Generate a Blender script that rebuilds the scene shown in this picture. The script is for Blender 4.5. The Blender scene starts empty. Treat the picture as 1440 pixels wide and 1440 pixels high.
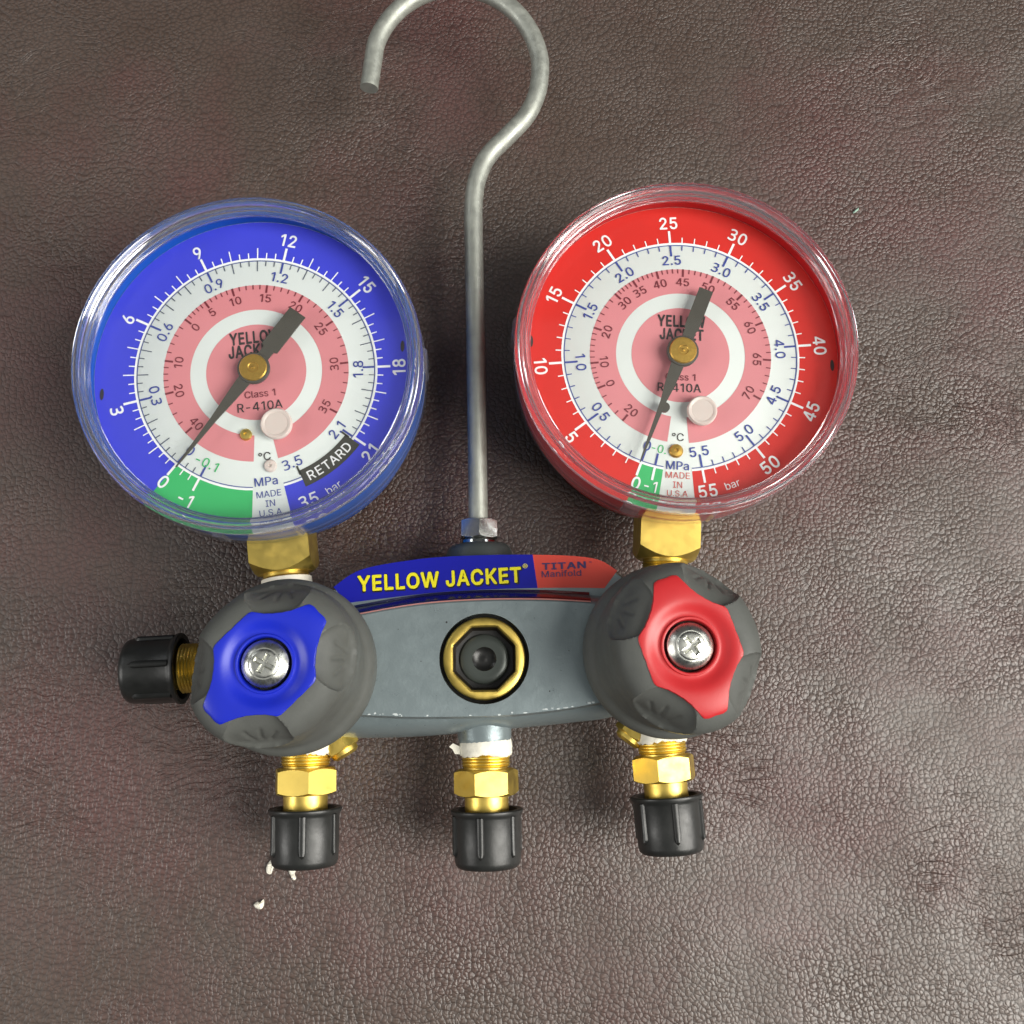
import bpy, math, random
from math import sin, cos, pi, radians, sqrt, atan2, exp
from mathutils import Vector, Matrix, Euler
from mathutils.geometry import tessellate_polygon

random.seed(7)
MM = 0.001
scene = bpy.context.scene
COL = scene.collection

# ------------------------------------------------------------------ camera
F_PX = 1400.0                       # focal length in pixels of the 1440 px photograph
CAM_H = 275.0                       # mm above the leather
TILT, YAW = radians(10.2), radians(-1.2)
CAM_R = Euler((TILT, YAW, 0)).to_matrix()


def _ray(px, py, z):
    d = CAM_R @ Vector(((px - 720) / F_PX, (720 - py) / F_PX, -1))
    t = (CAM_H - z) / -d.z
    return Vector((d.x * t, d.y * t, z))


_O = _ray(683, 930, 0)


def at(px, py, z):
    """place (mm) that a point z mm above the leather has in the world"""
    p = _ray(px, py, z)
    return Vector((p.x - _O.x, p.y - _O.y, z))


cam_d = bpy.data.cameras.new('camera')
cam_d.sensor_fit = 'HORIZONTAL'
cam_d.sensor_width = 36
cam_d.lens = 36 * F_PX / 1440
cam_d.clip_start = 0.01
cam_d.clip_end = 50
cam = bpy.data.objects.new('camera', cam_d)
cam.location = (-_O.x * MM, -_O.y * MM, CAM_H * MM)
cam.rotation_euler = (TILT, YAW, 0)
COL.objects.link(cam)
scene.camera = cam

# ------------------------------------------------------------------ light: a lit workshop ceiling
world = bpy.data.worlds.new('World')
scene.world = world
world.use_nodes = True
bg = world.node_tree.nodes['Background']
bg.inputs[0].default_value = (0.90, 0.95, 1.0, 1)
bg.inputs[1].default_value = 0.055


def area(name, loc, target, sx, sy, power, col):
    l = bpy.data.lights.new(name, 'AREA')
    l.shape = 'RECTANGLE'
    l.size, l.size_y = sx, sy
    l.energy = power
    l.color = col
    o = bpy.data.objects.new(name, l)
    o.location = loc
    d = Vector(target) - Vector(loc)
    o.rotation_euler = d.to_track_quat('-Z', 'Y').to_euler()
    COL.objects.link(o)


area('ceiling_panel', (-0.2, -0.05, 1.9), (-0.2, -0.05, 0), 1.6, 1.7, 2.8, (1.0, 1.0, 0.97))
area('ceiling_lamp_near', (0.95, -0.28, 1.2), (0, 0, 0), 0.9, 0.9, 29, (1.0, 0.97, 0.90))
area('ceiling_lamp_far', (2.0, -0.45, 1.1), (0, 0, 0), 0.8, 0.8, 26, (1.0, 0.97, 0.91))
area('ceiling_lamp_left', (-1.8, -0.35, 1.05), (0, 0, 0), 0.8, 0.8, 15, (1.0, 0.98, 0.94))
area('wall_lamp_left', (-2.2, 1.3, 1.6), (0, 0, 0), 0.3, 1.2, 5, (0.97, 0.99, 1.0))
area('wall_lamp_right', (2.2, 1.3, 1.6), (0, 0, 0), 0.3, 1.2, 5, (0.97, 0.99, 1.0))

vs = scene.view_settings
vs.view_transform = 'Standard'
vs.look = 'None'
vs.exposure = 0.08
vs.gamma = 1
vs.use_curve_mapping = False
scene.render.engine = 'CYCLES'
scene.cycles.max_bounces = 10
scene.cycles.transmission_bounces = 9
scene.cycles.transparent_max_bounces = 16
scene.cycles.use_denoising = True


# ------------------------------------------------------------------ materials
def srgb(r, g, b):
    f = lambda c: (c / 255 / 12.92) if c / 255 <= 0.04045 else ((c / 255 + 0.055) / 1.055) ** 2.4
    return (f(r), f(g), f(b), 1)


def mat(name, color, rough=0.5, metal=0.0, spec=0.5, bump=None, var=None, coat=0.0, rvar=None, sss=0.0, aniso=None):
    """principled with procedural colour variation (var: scale per mm, amount), relief (bump: scale per mm, mm) and gloss variation"""
    m = bpy.data.materials.new(name)
    m.use_nodes = True
    nt = m.node_tree
    b = nt.nodes['Principled BSDF']
    b.inputs['Base Color'].default_value = color
    b.inputs['Roughness'].default_value = rough
    b.inputs['Metallic'].default_value = metal
    b.inputs['Specular IOR Level'].default_value = spec
    b.inputs['Coat Weight'].default_value = coat
    b.inputs['Coat Roughness'].default_value = 0.08
    if sss:
        b.inputs['Subsurface Weight'].default_value = sss
        b.inputs['Subsurface Radius'].default_value = (0.002, 0.0015, 0.0015)
        b.inputs['Subsurface Scale'].default_value = 1.0
    tc = nt.nodes.new('ShaderNodeTexCoord')
    mp = nt.nodes.new('ShaderNodeMapping')
    mp.inputs['Scale'].default_value = (1000, 1000, 1000) if not aniso else tuple(1000 * a for a in aniso)
    nt.links.new(tc.outputs['Object'], mp.inputs[0])

    def noise(scale, detail=4, rough_=0.6):
        n = nt.nodes.new('ShaderNodeTexNoise')
        n.inputs['Scale'].default_value = scale
        n.inputs['Detail'].default_value = detail
        n.inputs['Roughness'].default_value = rough_
        nt.links.new(mp.outputs[0], n.inputs['Vector'])
        return n
    if var:
        n = noise(var[0])
        mr = nt.nodes.new('ShaderNodeMapRange')
        mr.inputs['From Min'].default_value = 0.25
        mr.inputs['From Max'].default_value = 0.75
        mr.inputs['To Min'].default_value = 1 - var[1]
        mr.inputs['To Max'].default_value = 1 + var[1]
        nt.links.new(n.outputs['Fac'], mr.inputs[0])
        mx = nt.nodes.new('ShaderNodeVectorMath')
        mx.operation = 'SCALE'
        mx.inputs[0].default_value = color[:3]
        nt.links.new(mr.outputs[0], mx.inputs['Scale'])
        nt.links.new(mx.outputs[0], b.inputs['Base Color'])
    if rvar:
        n = noise(rvar[0])
        mr = nt.nodes.new('ShaderNodeMapRange')
        mr.inputs['From Min'].default_value = 0.3
        mr.inputs['From Max'].default_value = 0.7
        mr.inputs['To Min'].default_value = max(0.02, rough - rvar[1])
        mr.inputs['To Max'].default_value = rough + rvar[1]
        nt.links.new(n.outputs['Fac'], mr.inputs[0])
        nt.links.new(mr.outputs[0], b.inputs['Roughness'])
    if bump:
        n = noise(bump[0], 3)
        bp = nt.nodes.new('ShaderNodeBump')
        bp.inputs['Strength'].default_value = 1
        bp.inputs['Distance'].default_value = bump[1] * MM
        nt.links.new(n.outputs['Fac'], bp.inputs['Height'])
        nt.links.new(bp.outputs[0], b.inputs['Normal'])
    return m


def see_through(name, tint, rough, milk, milk_col=(0.8, 0.8, 0.86, 1)):
    """thin clear plastic: light goes straight through, reflection grows towards grazing angles"""
    m = bpy.data.materials.new(name)
    m.use_nodes = True
    nt = m.node_tree
    nt.nodes.clear()
    N, L = nt.nodes.new, nt.links.new
    out, mix, mix2 = N('ShaderNodeOutputMaterial'), N('ShaderNodeMixShader'), N('ShaderNodeMixShader')
    tr, gl, df, lw = N('ShaderNodeBsdfTransparent'), N('ShaderNodeBsdfGlossy'), N('ShaderNodeBsdfDiffuse'), N('ShaderNodeLayerWeight')
    lw.inputs['Blend'].default_value = 0.5
    pw, ml = N('ShaderNodeMath'), N('ShaderNodeMath')
    pw.operation, ml.operation = 'POWER', 'MULTIPLY_ADD'
    pw.inputs[1].default_value = 4.5
    ml.inputs[1].default_value = 0.75
    ml.inputs[2].default_value = 0.045
    L(lw.outputs['Facing'], pw.inputs[0]); L(pw.outputs[0], ml.inputs[0])
    tr.inputs[0].default_value = tint
    gl.inputs['Roughness'].default_value = rough
    df.inputs[0].default_value = milk_col
    mix2.inputs[0].default_value = milk
    L(ml.outputs[0], mix.inputs[0])
    L(tr.outputs[0], mix2.inputs[1]); L(df.outputs[0], mix2.inputs[2])
    L(mix2.outputs[0], mix.inputs[1]); L(gl.outputs[0], mix.inputs[2])
    L(mix.outputs[0], out.inputs[0])
    return m


def solid_clear(name):
    m = bpy.data.materials.new(name)
    m.use_nodes = True
    b = m.node_tree.nodes['Principled BSDF']
    nt = m.node_tree
    mx_, df_ = nt.nodes.new('ShaderNodeMixShader'), nt.nodes.new('ShaderNodeBsdfDiffuse')
    mx_.inputs[0].default_value = 0.045
    df_.inputs[0].default_value = (0.72, 0.72, 0.80, 1)
    nt.links.new(b.outputs[0], mx_.inputs[1])
    nt.links.new(df_.outputs[0], mx_.inputs[2])
    nt.links.new(mx_.outputs[0], nt.nodes['Material Output'].inputs[0])
    b.inputs['Base Color'].default_value = (0.97, 0.97, 0.99, 1)
    b.inputs['Roughness'].default_value = 0.07
    b.inputs['IOR'].default_value = 1.42
    b.inputs['Transmission Weight'].default_value = 1
    return m


def leather_material():
    m = bpy.data.materials.new('grained_leather')
    m.use_nodes = True
    nt = m.node_tree
    N, L = nt.nodes.new, nt.links.new
    b = nt.nodes['Principled BSDF']
    tc = N('ShaderNodeTexCoord')
    mp = N('ShaderNodeMapping')
    mp.inputs['Scale'].default_value = (1000, 1000, 1000)
    L(tc.outputs['Object'], mp.inputs[0])

    def noise(scale, detail=3, rough=0.55, vec=None):
        n = N('ShaderNodeTexNoise')
        n.noise_dimensions = '2D'
        n.inputs['Scale'].default_value = scale
        n.inputs['Detail'].default_value = detail
        n.inputs['Roughness'].default_value = rough
        L(vec or mp.outputs[0], n.inputs['Vector'])
        return n

    def math_(op, a, bb=None, c=None):
        n = N('ShaderNodeMath')
        n.operation = op
        for i, v in enumerate((a, bb, c)):
            if v is None:
                continue
            if isinstance(v, (int, float)):
                n.inputs[i].default_value = v
            else:
                L(v, n.inputs[i])
        return n.outputs[0]

    def maprange(v, a, b_, c, d):
        n = N('ShaderNodeMapRange')
        for i, x in enumerate((a, b_, c, d)):
            n.inputs[i + 1].default_value = x
        L(v, n.inputs[0])
        return n.outputs[0]
    # wandering coordinates so that the pebbles never line up
    def warp(scale, amt):
        n = noise(scale, 2)
        s = N('ShaderNodeVectorMath'); s.operation = 'SUBTRACT'
        s.inputs[1].default_value = (0.5, 0.5, 0.5)
        L(n.outputs['Color'], s.inputs[0])
        k = N('ShaderNodeVectorMath'); k.operation = 'SCALE'
        k.inputs['Scale'].default_value = amt
        L(s.outputs[0], k.inputs[0])
        a = N('ShaderNodeVectorMath'); a.operation = 'ADD'
        L(mp.outputs[0], a.inputs[0]); L(k.outputs[0], a.inputs[1])
        return a.outputs[0]
    w1 = warp(0.35, 1.6)
    # slow change of pebble direction: stretched in places
    vor = N('ShaderNodeTexVoronoi')
    vor.voronoi_dimensions = '2D'
    vor.feature = 'SMOOTH_F1'
    vor.inputs['Scale'].default_value = 0.80
    vor.inputs['Smoothness'].default_value = 0.35
    vor.inputs['Randomness'].default_value = 1
    L(w1, vor.inputs['Vector'])
    vor2 = N('ShaderNodeTexVoronoi')
    vor2.voronoi_dimensions = '2D'
    vor2.feature = 'DISTANCE_TO_EDGE'
    vor2.inputs['Scale'].default_value = 0.80
    L(w1, vor2.inputs['Vector'])
    vor3 = N('ShaderNodeTexVoronoi')
    vor3.voronoi_dimensions = '2D'
    vor3.feature = 'SMOOTH_F1'
    vor3.inputs['Scale'].default_value = 1.3
    vor3.inputs['Smoothness'].default_value = 0.3
    L(warp(0.6, 1.0), vor3.inputs['Vector'])
    peb = math_('SUBTRACT', 1.0, vor.outputs['Distance'])
    crease = maprange(vor2.outputs['Distance'], 0.0, 0.16, -0.26, 0.0)
    fine = math_('MULTIPLY', vor3.outputs['Distance'], -0.22)
    # long drawn wrinkles
    wr = N('ShaderNodeMapping')
    wr.inputs['Rotation'].default_value = (0, 0, radians(-38))
    wr.inputs['Scale'].default_value = (0.16, 1.0, 1.0)
    L(warp(0.03, 22), wr.inputs[0])
    wn = noise(0.22, 3, 0.6, wr.outputs[0])
    wl = maprange(math_('ABSOLUTE', math_('SUBTRACT', wn.outputs['Fac'], 0.5)), 0.0, 0.03, -0.6, 0.0)
    mask = maprange(noise(0.018, 2).outputs['Fac'], 0.50, 0.62, 0.0, 1.2)
    wl = math_('MULTIPLY', wl, mask)
    wn2 = noise(0.05, 2, 0.5)
    hgt = math_('ADD', math_('ADD', peb, crease), math_('ADD', fine, wl))
    amp = maprange(noise(0.022, 2).outputs['Fac'], 0.35, 0.65, 0.55, 1.15)
    hgt = math_('MULTIPLY', hgt, amp)
    hgt = math_('ADD', hgt, math_('MULTIPLY', wn2.outputs['Fac'], 2.2))
    bp = N('ShaderNodeBump')
    bp.inputs['Strength'].default_value = 1.0
    bp.inputs['Distance'].default_value = 0.20 * MM
    L(hgt, bp.inputs['Height'])
    L(bp.outputs[0], b.inputs['Normal'])
    # colour: worn brown with wine-red patches, pebble tops lighter than the creases
    cr = N('ShaderNodeValToRGB')
    e = cr.color_ramp.elements
    e[0].position, e[0].color = 0.42, srgb(69, 54, 46)
    e[1].position, e[1].color = 0.70, srgb(79, 50, 46)
    L(noise(0.013, 4, 0.65).outputs['Fac'], cr.inputs[0])
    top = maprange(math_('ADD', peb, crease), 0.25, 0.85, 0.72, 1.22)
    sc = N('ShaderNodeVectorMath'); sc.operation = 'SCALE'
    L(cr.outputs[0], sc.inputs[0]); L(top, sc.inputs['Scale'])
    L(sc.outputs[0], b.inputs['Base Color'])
    L(maprange(noise(0.03, 4).outputs['Fac'], 0.3, 0.7, 0.44, 0.56), b.inputs['Roughness'])
    b.inputs['Specular IOR Level'].default_value = 0.9
    return m


M = {
    'leather': leather_material(),
    'blue_case': mat('blue_case_plastic', srgb(8, 84, 176), 0.28, bump=(0.8, 0.02), var=(0.1, 0.06)),
    'red_case': mat('red_case_plastic', srgb(190, 22, 28), 0.28, bump=(0.8, 0.02), var=(0.1, 0.06)),
    'clear': see_through('clear_polycarbonate', (0.95, 0.95, 0.97, 1), 0.08, 0.05),
    'rim_glass': solid_clear('clear_rim'),
    'pane': see_through('clear_window', (0.98, 0.985, 0.98, 1), 0.05, 0.0),
    'd_white': mat('dial_white', srgb(212, 219, 217), 0.45, var=(0.1, 0.02)),
    'd_blue': mat('dial_blue', srgb(62, 68, 208), 0.42, var=(0.08, 0.03)),
    'd_red': mat('dial_red', srgb(206, 40, 32), 0.42, var=(0.08, 0.03)),
    'd_pink': mat('dial_pink', srgb(206, 130, 136), 0.45, var=(0.1, 0.02)),
    'd_green': mat('dial_green', srgb(58, 178, 104), 0.45, var=(0.1, 0.03)),
    'd_black': mat('dial_black_print', srgb(52, 48, 48), 0.5),
    'd_maroon': mat('dial_scale_print', srgb(112, 42, 52), 0.5),
    'd_navy': mat('dial_navy_print', srgb(58, 72, 150), 0.5),
    'd_grey': mat('dial_grey_print', srgb(84, 92, 108), 0.5),
    'd_retard': mat('dial_dark_band', srgb(62, 62, 56), 0.5),
    'd_txt': mat('dial_white_print', srgb(238, 240, 242), 0.5),
    'd_redtxt': mat('dial_red_print', srgb(200, 92, 84), 0.5),
    'pointer': mat('pointer_dark_metal', srgb(72, 70, 64), 0.42, 0.0, var=(0.4, 0.08)),
    'brass_hub': mat('hub_brass', srgb(196, 158, 74), 0.38, 0.8, var=(1.5, 0.12), rvar=(2, .1)),
    'brass': mat('turned_brass', srgb(226, 198, 104), 0.42, 1.0, bump=(2.5, 0.006), var=(0.18, 0.10), rvar=(0.3, .10)),
    'frost': mat('frosted_plug_plastic', srgb(206, 194, 188), 0.35, sss=0.4),
    'rubber': mat('grey_rubber', srgb(82, 84, 81), 0.60, spec=0.35, bump=(2.2, 0.03), var=(0.22, 0.10), rvar=(0.2, .10)),
    'k_blue': mat('blue_insert_plastic', srgb(20, 38, 178), 0.36, bump=(1.0, 0.01), var=(0.15, 0.05)),
    'k_red': mat('red_insert_plastic', srgb(186, 42, 46), 0.36, bump=(1.0, 0.01), var=(0.15, 0.05)),
    'zinc': mat('zinc_plated_steel', srgb(208, 210, 206), 0.14, 1.0, var=(0.3, 0.05)),
    'screw': mat('zinc_screw_head', srgb(215, 216, 208), 0.30, 1.0, bump=(1.5, 0.03), var=(0.6, 0.12), rvar=(0.8, .08)),
    'rod': mat('galvanised_rod', srgb(164, 167, 159), 0.50, 0.6, bump=(0.9, 0.05), var=(0.25, 0.18), rvar=(0.5, .12)),
    'body': mat('grey_painted_casting', srgb(130, 142, 145), 0.36, 0.45, bump=(1.1, 0.05), var=(0.10, 0.05), rvar=(0.3, .10)),
    'b_dark': mat('dark_boss_paint', srgb(70, 76, 76), 0.45, 0.3, bump=(0.9, 0.05)),
    'l_blue': mat('label_blue', srgb(20, 24, 150), 0.25, spec=0.3, bump=(0.05, 0.25)),
    'l_red': mat('label_red', srgb(206, 74, 62), 0.25, spec=0.3, bump=(0.05, 0.25)),
    'l_blue_shade': mat('label_blue_in_shade', srgb(28, 28, 62), 0.2, coat=0.4),  # label blue with the shade of the lip put into the colour
    'l_red_shade': mat('label_red_in_shade', srgb(78, 22, 24), 0.2, coat=0.4),  # label red with the shade of the lip put into the colour
    'l_yellow': mat('label_yellow_print', srgb(228, 218, 30), 0.3),
    'l_black': mat('label_black_print', srgb(20, 18, 26), 0.3),
    'l_navy': mat('label_navy_print', srgb(58, 44, 92), 0.3),
    'l_highlight': mat('face_edge_highlight', srgb(214, 150, 140), 0.3),  # painted highlight along the top edge of the front face
    'cap': mat('black_cap_plastic', srgb(33, 34, 33), 0.38, bump=(1.0, 0.03), var=(0.3, 0.12), rvar=(0.3, .07)),
    'tape': mat('white_sealing_tape', srgb(232, 228, 214), 0.6, bump=(1.6, 0.10), var=(0.6, 0.06)),
    'socket': mat('dark_brass_socket', srgb(74, 58, 34), 0.35, 0.8, var=(0.5, 0.2)),  # darker brass for the octagon walls
    'lint': mat('pale_lint', srgb(150, 180, 165), 0.7, bump=(2.0, 0.05)),
    'chip': mat('bare_paint_chip', srgb(196, 204, 204), 0.5, bump=(2.0, 0.05)),
    'hole': mat('dark_recess', srgb(24, 23, 22), 0.5),
    'glass_grey': mat('sight_glass_face', srgb(76, 82, 78), 0.28, 0.3),
    'glass_dark': mat('sight_glass_centre', srgb(26, 26, 25), 0.3, var=(1.0, 0.3)),
}


# ------------------------------------------------------------------ mesh helpers (everything in mm)
class MB:
    def __init__(self):
        self.v, self.f, self.m, self.mats = [], [], [], []

    def slot(self, name):
        if name not in self.mats:
            self.mats.append(name)
        return self.mats.index(name)

    def add(self, verts, faces, mat_, mx=None):
        s = self.slot(mat_)
        o = len(self.v)
        for p in verts:
            p = Vector(p)
            self.v.append(mx @ p if mx else p)
        for f in faces:
            self.f.append([i + o for i in f])
            self.m.append(s)

    def lathe(self, prof, mat_, mx=None, n=64, close=False):
        v, f = [], []
        k = len(prof)
        for i in range(n):
            a = 2 * pi * i / n
            for r, z in prof:
                v.append((r * cos(a), r * sin(a), z))
        for i in range(n):
            j = (i + 1) % n
            for q in range(k if close else k - 1):
                q2 = (q + 1) % k
                f.append([i * k + q, j * k + q, j * k + q2, i * k + q2])
        self.add(v, f, mat_, mx)

    def prism(self, n, r, z0, z1, mat_, mx=None, rot=0.0, ch=0.0):
        """n-sided bar with turned (chamfered) corners, along z"""
        sub = 6
        ap = r * cos(pi / n)
        v, f = [], []
        ring = []
        for i in range(n):
            for s in range(sub):
                t = s / sub
                a0, a1 = rot + 2 * pi * i / n, rot + 2 * pi * (i + 1) / n
                ring.append(((1 - t) * r * cos(a0) + t * r * cos(a1), (1 - t) * r * sin(a0) + t * r * sin(a1)))
        N = len(ring)
        for zz, sg in ((z0, 1), (z1, -1)):
            for x, y in ring:
                v.append((x * ap * .96 / max(ap * .96, sqrt(x * x + y * y)), y * ap * .96 / max(ap * .96, sqrt(x * x + y * y)), zz))
            for x, y in ring:
                d = max(0, sqrt(x * x + y * y) - ap * .96) * ch
                v.append((x, y, zz + sg * d))
        f.append(list(range(N - 1, -1, -1)))
        f.append(list(range(2 * N, 3 * N)))
        for i in range(N):
            j = (i + 1) % N
            f.append([i, j, N + j, N + i])
            f.append([N + i, N + j, 3 * N + j, 3 * N + i])
            f.append([3 * N + i, 3 * N + j, 2 * N + j, 2 * N + i])
        self.add(v, f, mat_, mx)

    def tube(self, pts, r, mat_, n=20, ends=True):
        v, f = [], []
        k = len(pts)
        up = Vector((0, 0, 1))
        for i, p in enumerate(pts):
            t = (pts[min(i + 1, k - 1)] - pts[max(i - 1, 0)]).normalized()
            a = up.cross(t)
            if a.length < 1e-6:
                a = Vector((1, 0, 0))
            a.normalize()
            b = t.cross(a)
            rr = r[i] if isinstance(r, list) else r
            for j in range(n):
                g = 2 * pi * j / n
                v.append(p + a * (rr * cos(g)) + b * (rr * sin(g)))
        for i in range(k - 1):
            for j in range(n):
                q = (j + 1) % n
                f.append([i * n + j, i * n + q, (i + 1) * n + q, (i + 1) * n + j])
        if ends:
            f.append(list(range(n - 1, -1, -1)))
            f.append([(k - 1) * n + j for j in range(n)])
        self.add(v, f, mat_)

    def slab(self, outline, prof, mat_, mx=None, hole=None, hole_z=None, side_mat=None, wts=None):
        """outline (ccw list of xy) swept through prof [(inset, z), ...]; last ring capped"""
        n = len(outline)
        nor = []
        for i in range(n):
            a, b = Vector(outline[i - 1]), Vector(outline[(i + 1) % n])
            t = (b - a).normalized()
            nor.append(Vector((t.y, -t.x)))
        v, f = [], []
        for ins, z in prof:
            for i in range(n):
                p = Vector(outline[i]) - nor[i] * (ins * (wts[i] if wts and z > 10 else 1))
                v.append((p.x, p.y, z))
        for k in range(len(prof) - 1):
            for i in range(n):
                j = (i + 1) % n
                f.append([k * n + i, k * n + j, (k + 1) * n + j, (k + 1) * n + i])
        self.add(v, f, side_mat or mat_, mx)
        self.add(v[:n], [list(range(n - 1, -1, -1))], mat_, mx)
        last = v[-n:]
        if not hole:
            self.add(last, [list(range(n))], mat_, mx)
        else:
            hv = [(x, y, last[0][2]) for x, y in hole]
            m2 = len(hv) // 2
            cx = (hv[0][0] + hv[m2][0]) / 2
            R_ = [i for i in range(n) if last[i][0] >= cx]
            L_ = [i for i in range(n) if last[i][0] < cx]
            def run(ids):          # cyclic order starting after the gap
                for q in range(len(ids)):
                    if (ids[q - 1] + 1) % n != ids[q]:
                        return ids[q:] + ids[:q]
                return ids
            R_, L_ = run(R_), run(L_)
            q4 = len(hv) // 4
            right_arc = [hv[i % len(hv)] for i in range(q4, -q4 - 1, -1)]        # top, through angle 0, to bottom
            left_arc = [hv[i % len(hv)] for i in range(3 * q4, q4 - 1, -1)]     # bottom, through 180, to top
            pr_ = [last[i] for i in R_] + [last[L_[0]]] + right_arc
            pl_ = [last[i] for i in L_] + [last[R_[0]]] + left_arc
            self.add(pr_, [list(range(len(pr_)))], mat_, mx)
            self.add(pl_, [list(range(len(pl_)))], mat_, mx)
            low = [(x, y, hole_z) for x, y in hole]
            m_ = len(hv)
            self.add(hv + low, [[i, m_ + i, m_ + (i + 1) % m_, (i + 1) % m_] for i in range(m_)], mat_, mx)
            self.add(low, [list(range(m_))], 'hole', mx)

    def build(self, name, parent=None, loc=None, rot=0.0, smooth=32, label=None):
        me = bpy.data.meshes.new(name)
        me.from_pydata([tuple(p * MM) for p in self.v], [], self.f)
        for s in self.mats:
            me.materials.append(M[s])
        me.polygons.foreach_set('material_index', self.m)
        if smooth:
            me.polygons.foreach_set('use_smooth', [True] * len(self.f))
            me.set_sharp_from_angle(angle=radians(smooth))
        me.validate()
        me.update()
        o = bpy.data.objects.new(name, me)
        COL.objects.link(o)
        if parent:
            o.parent = parent
        if loc is not None:
            o.location = Vector(loc) * MM
        o.rotation_euler.z = rot
        if label:
            o['label'] = label
        return o


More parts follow.
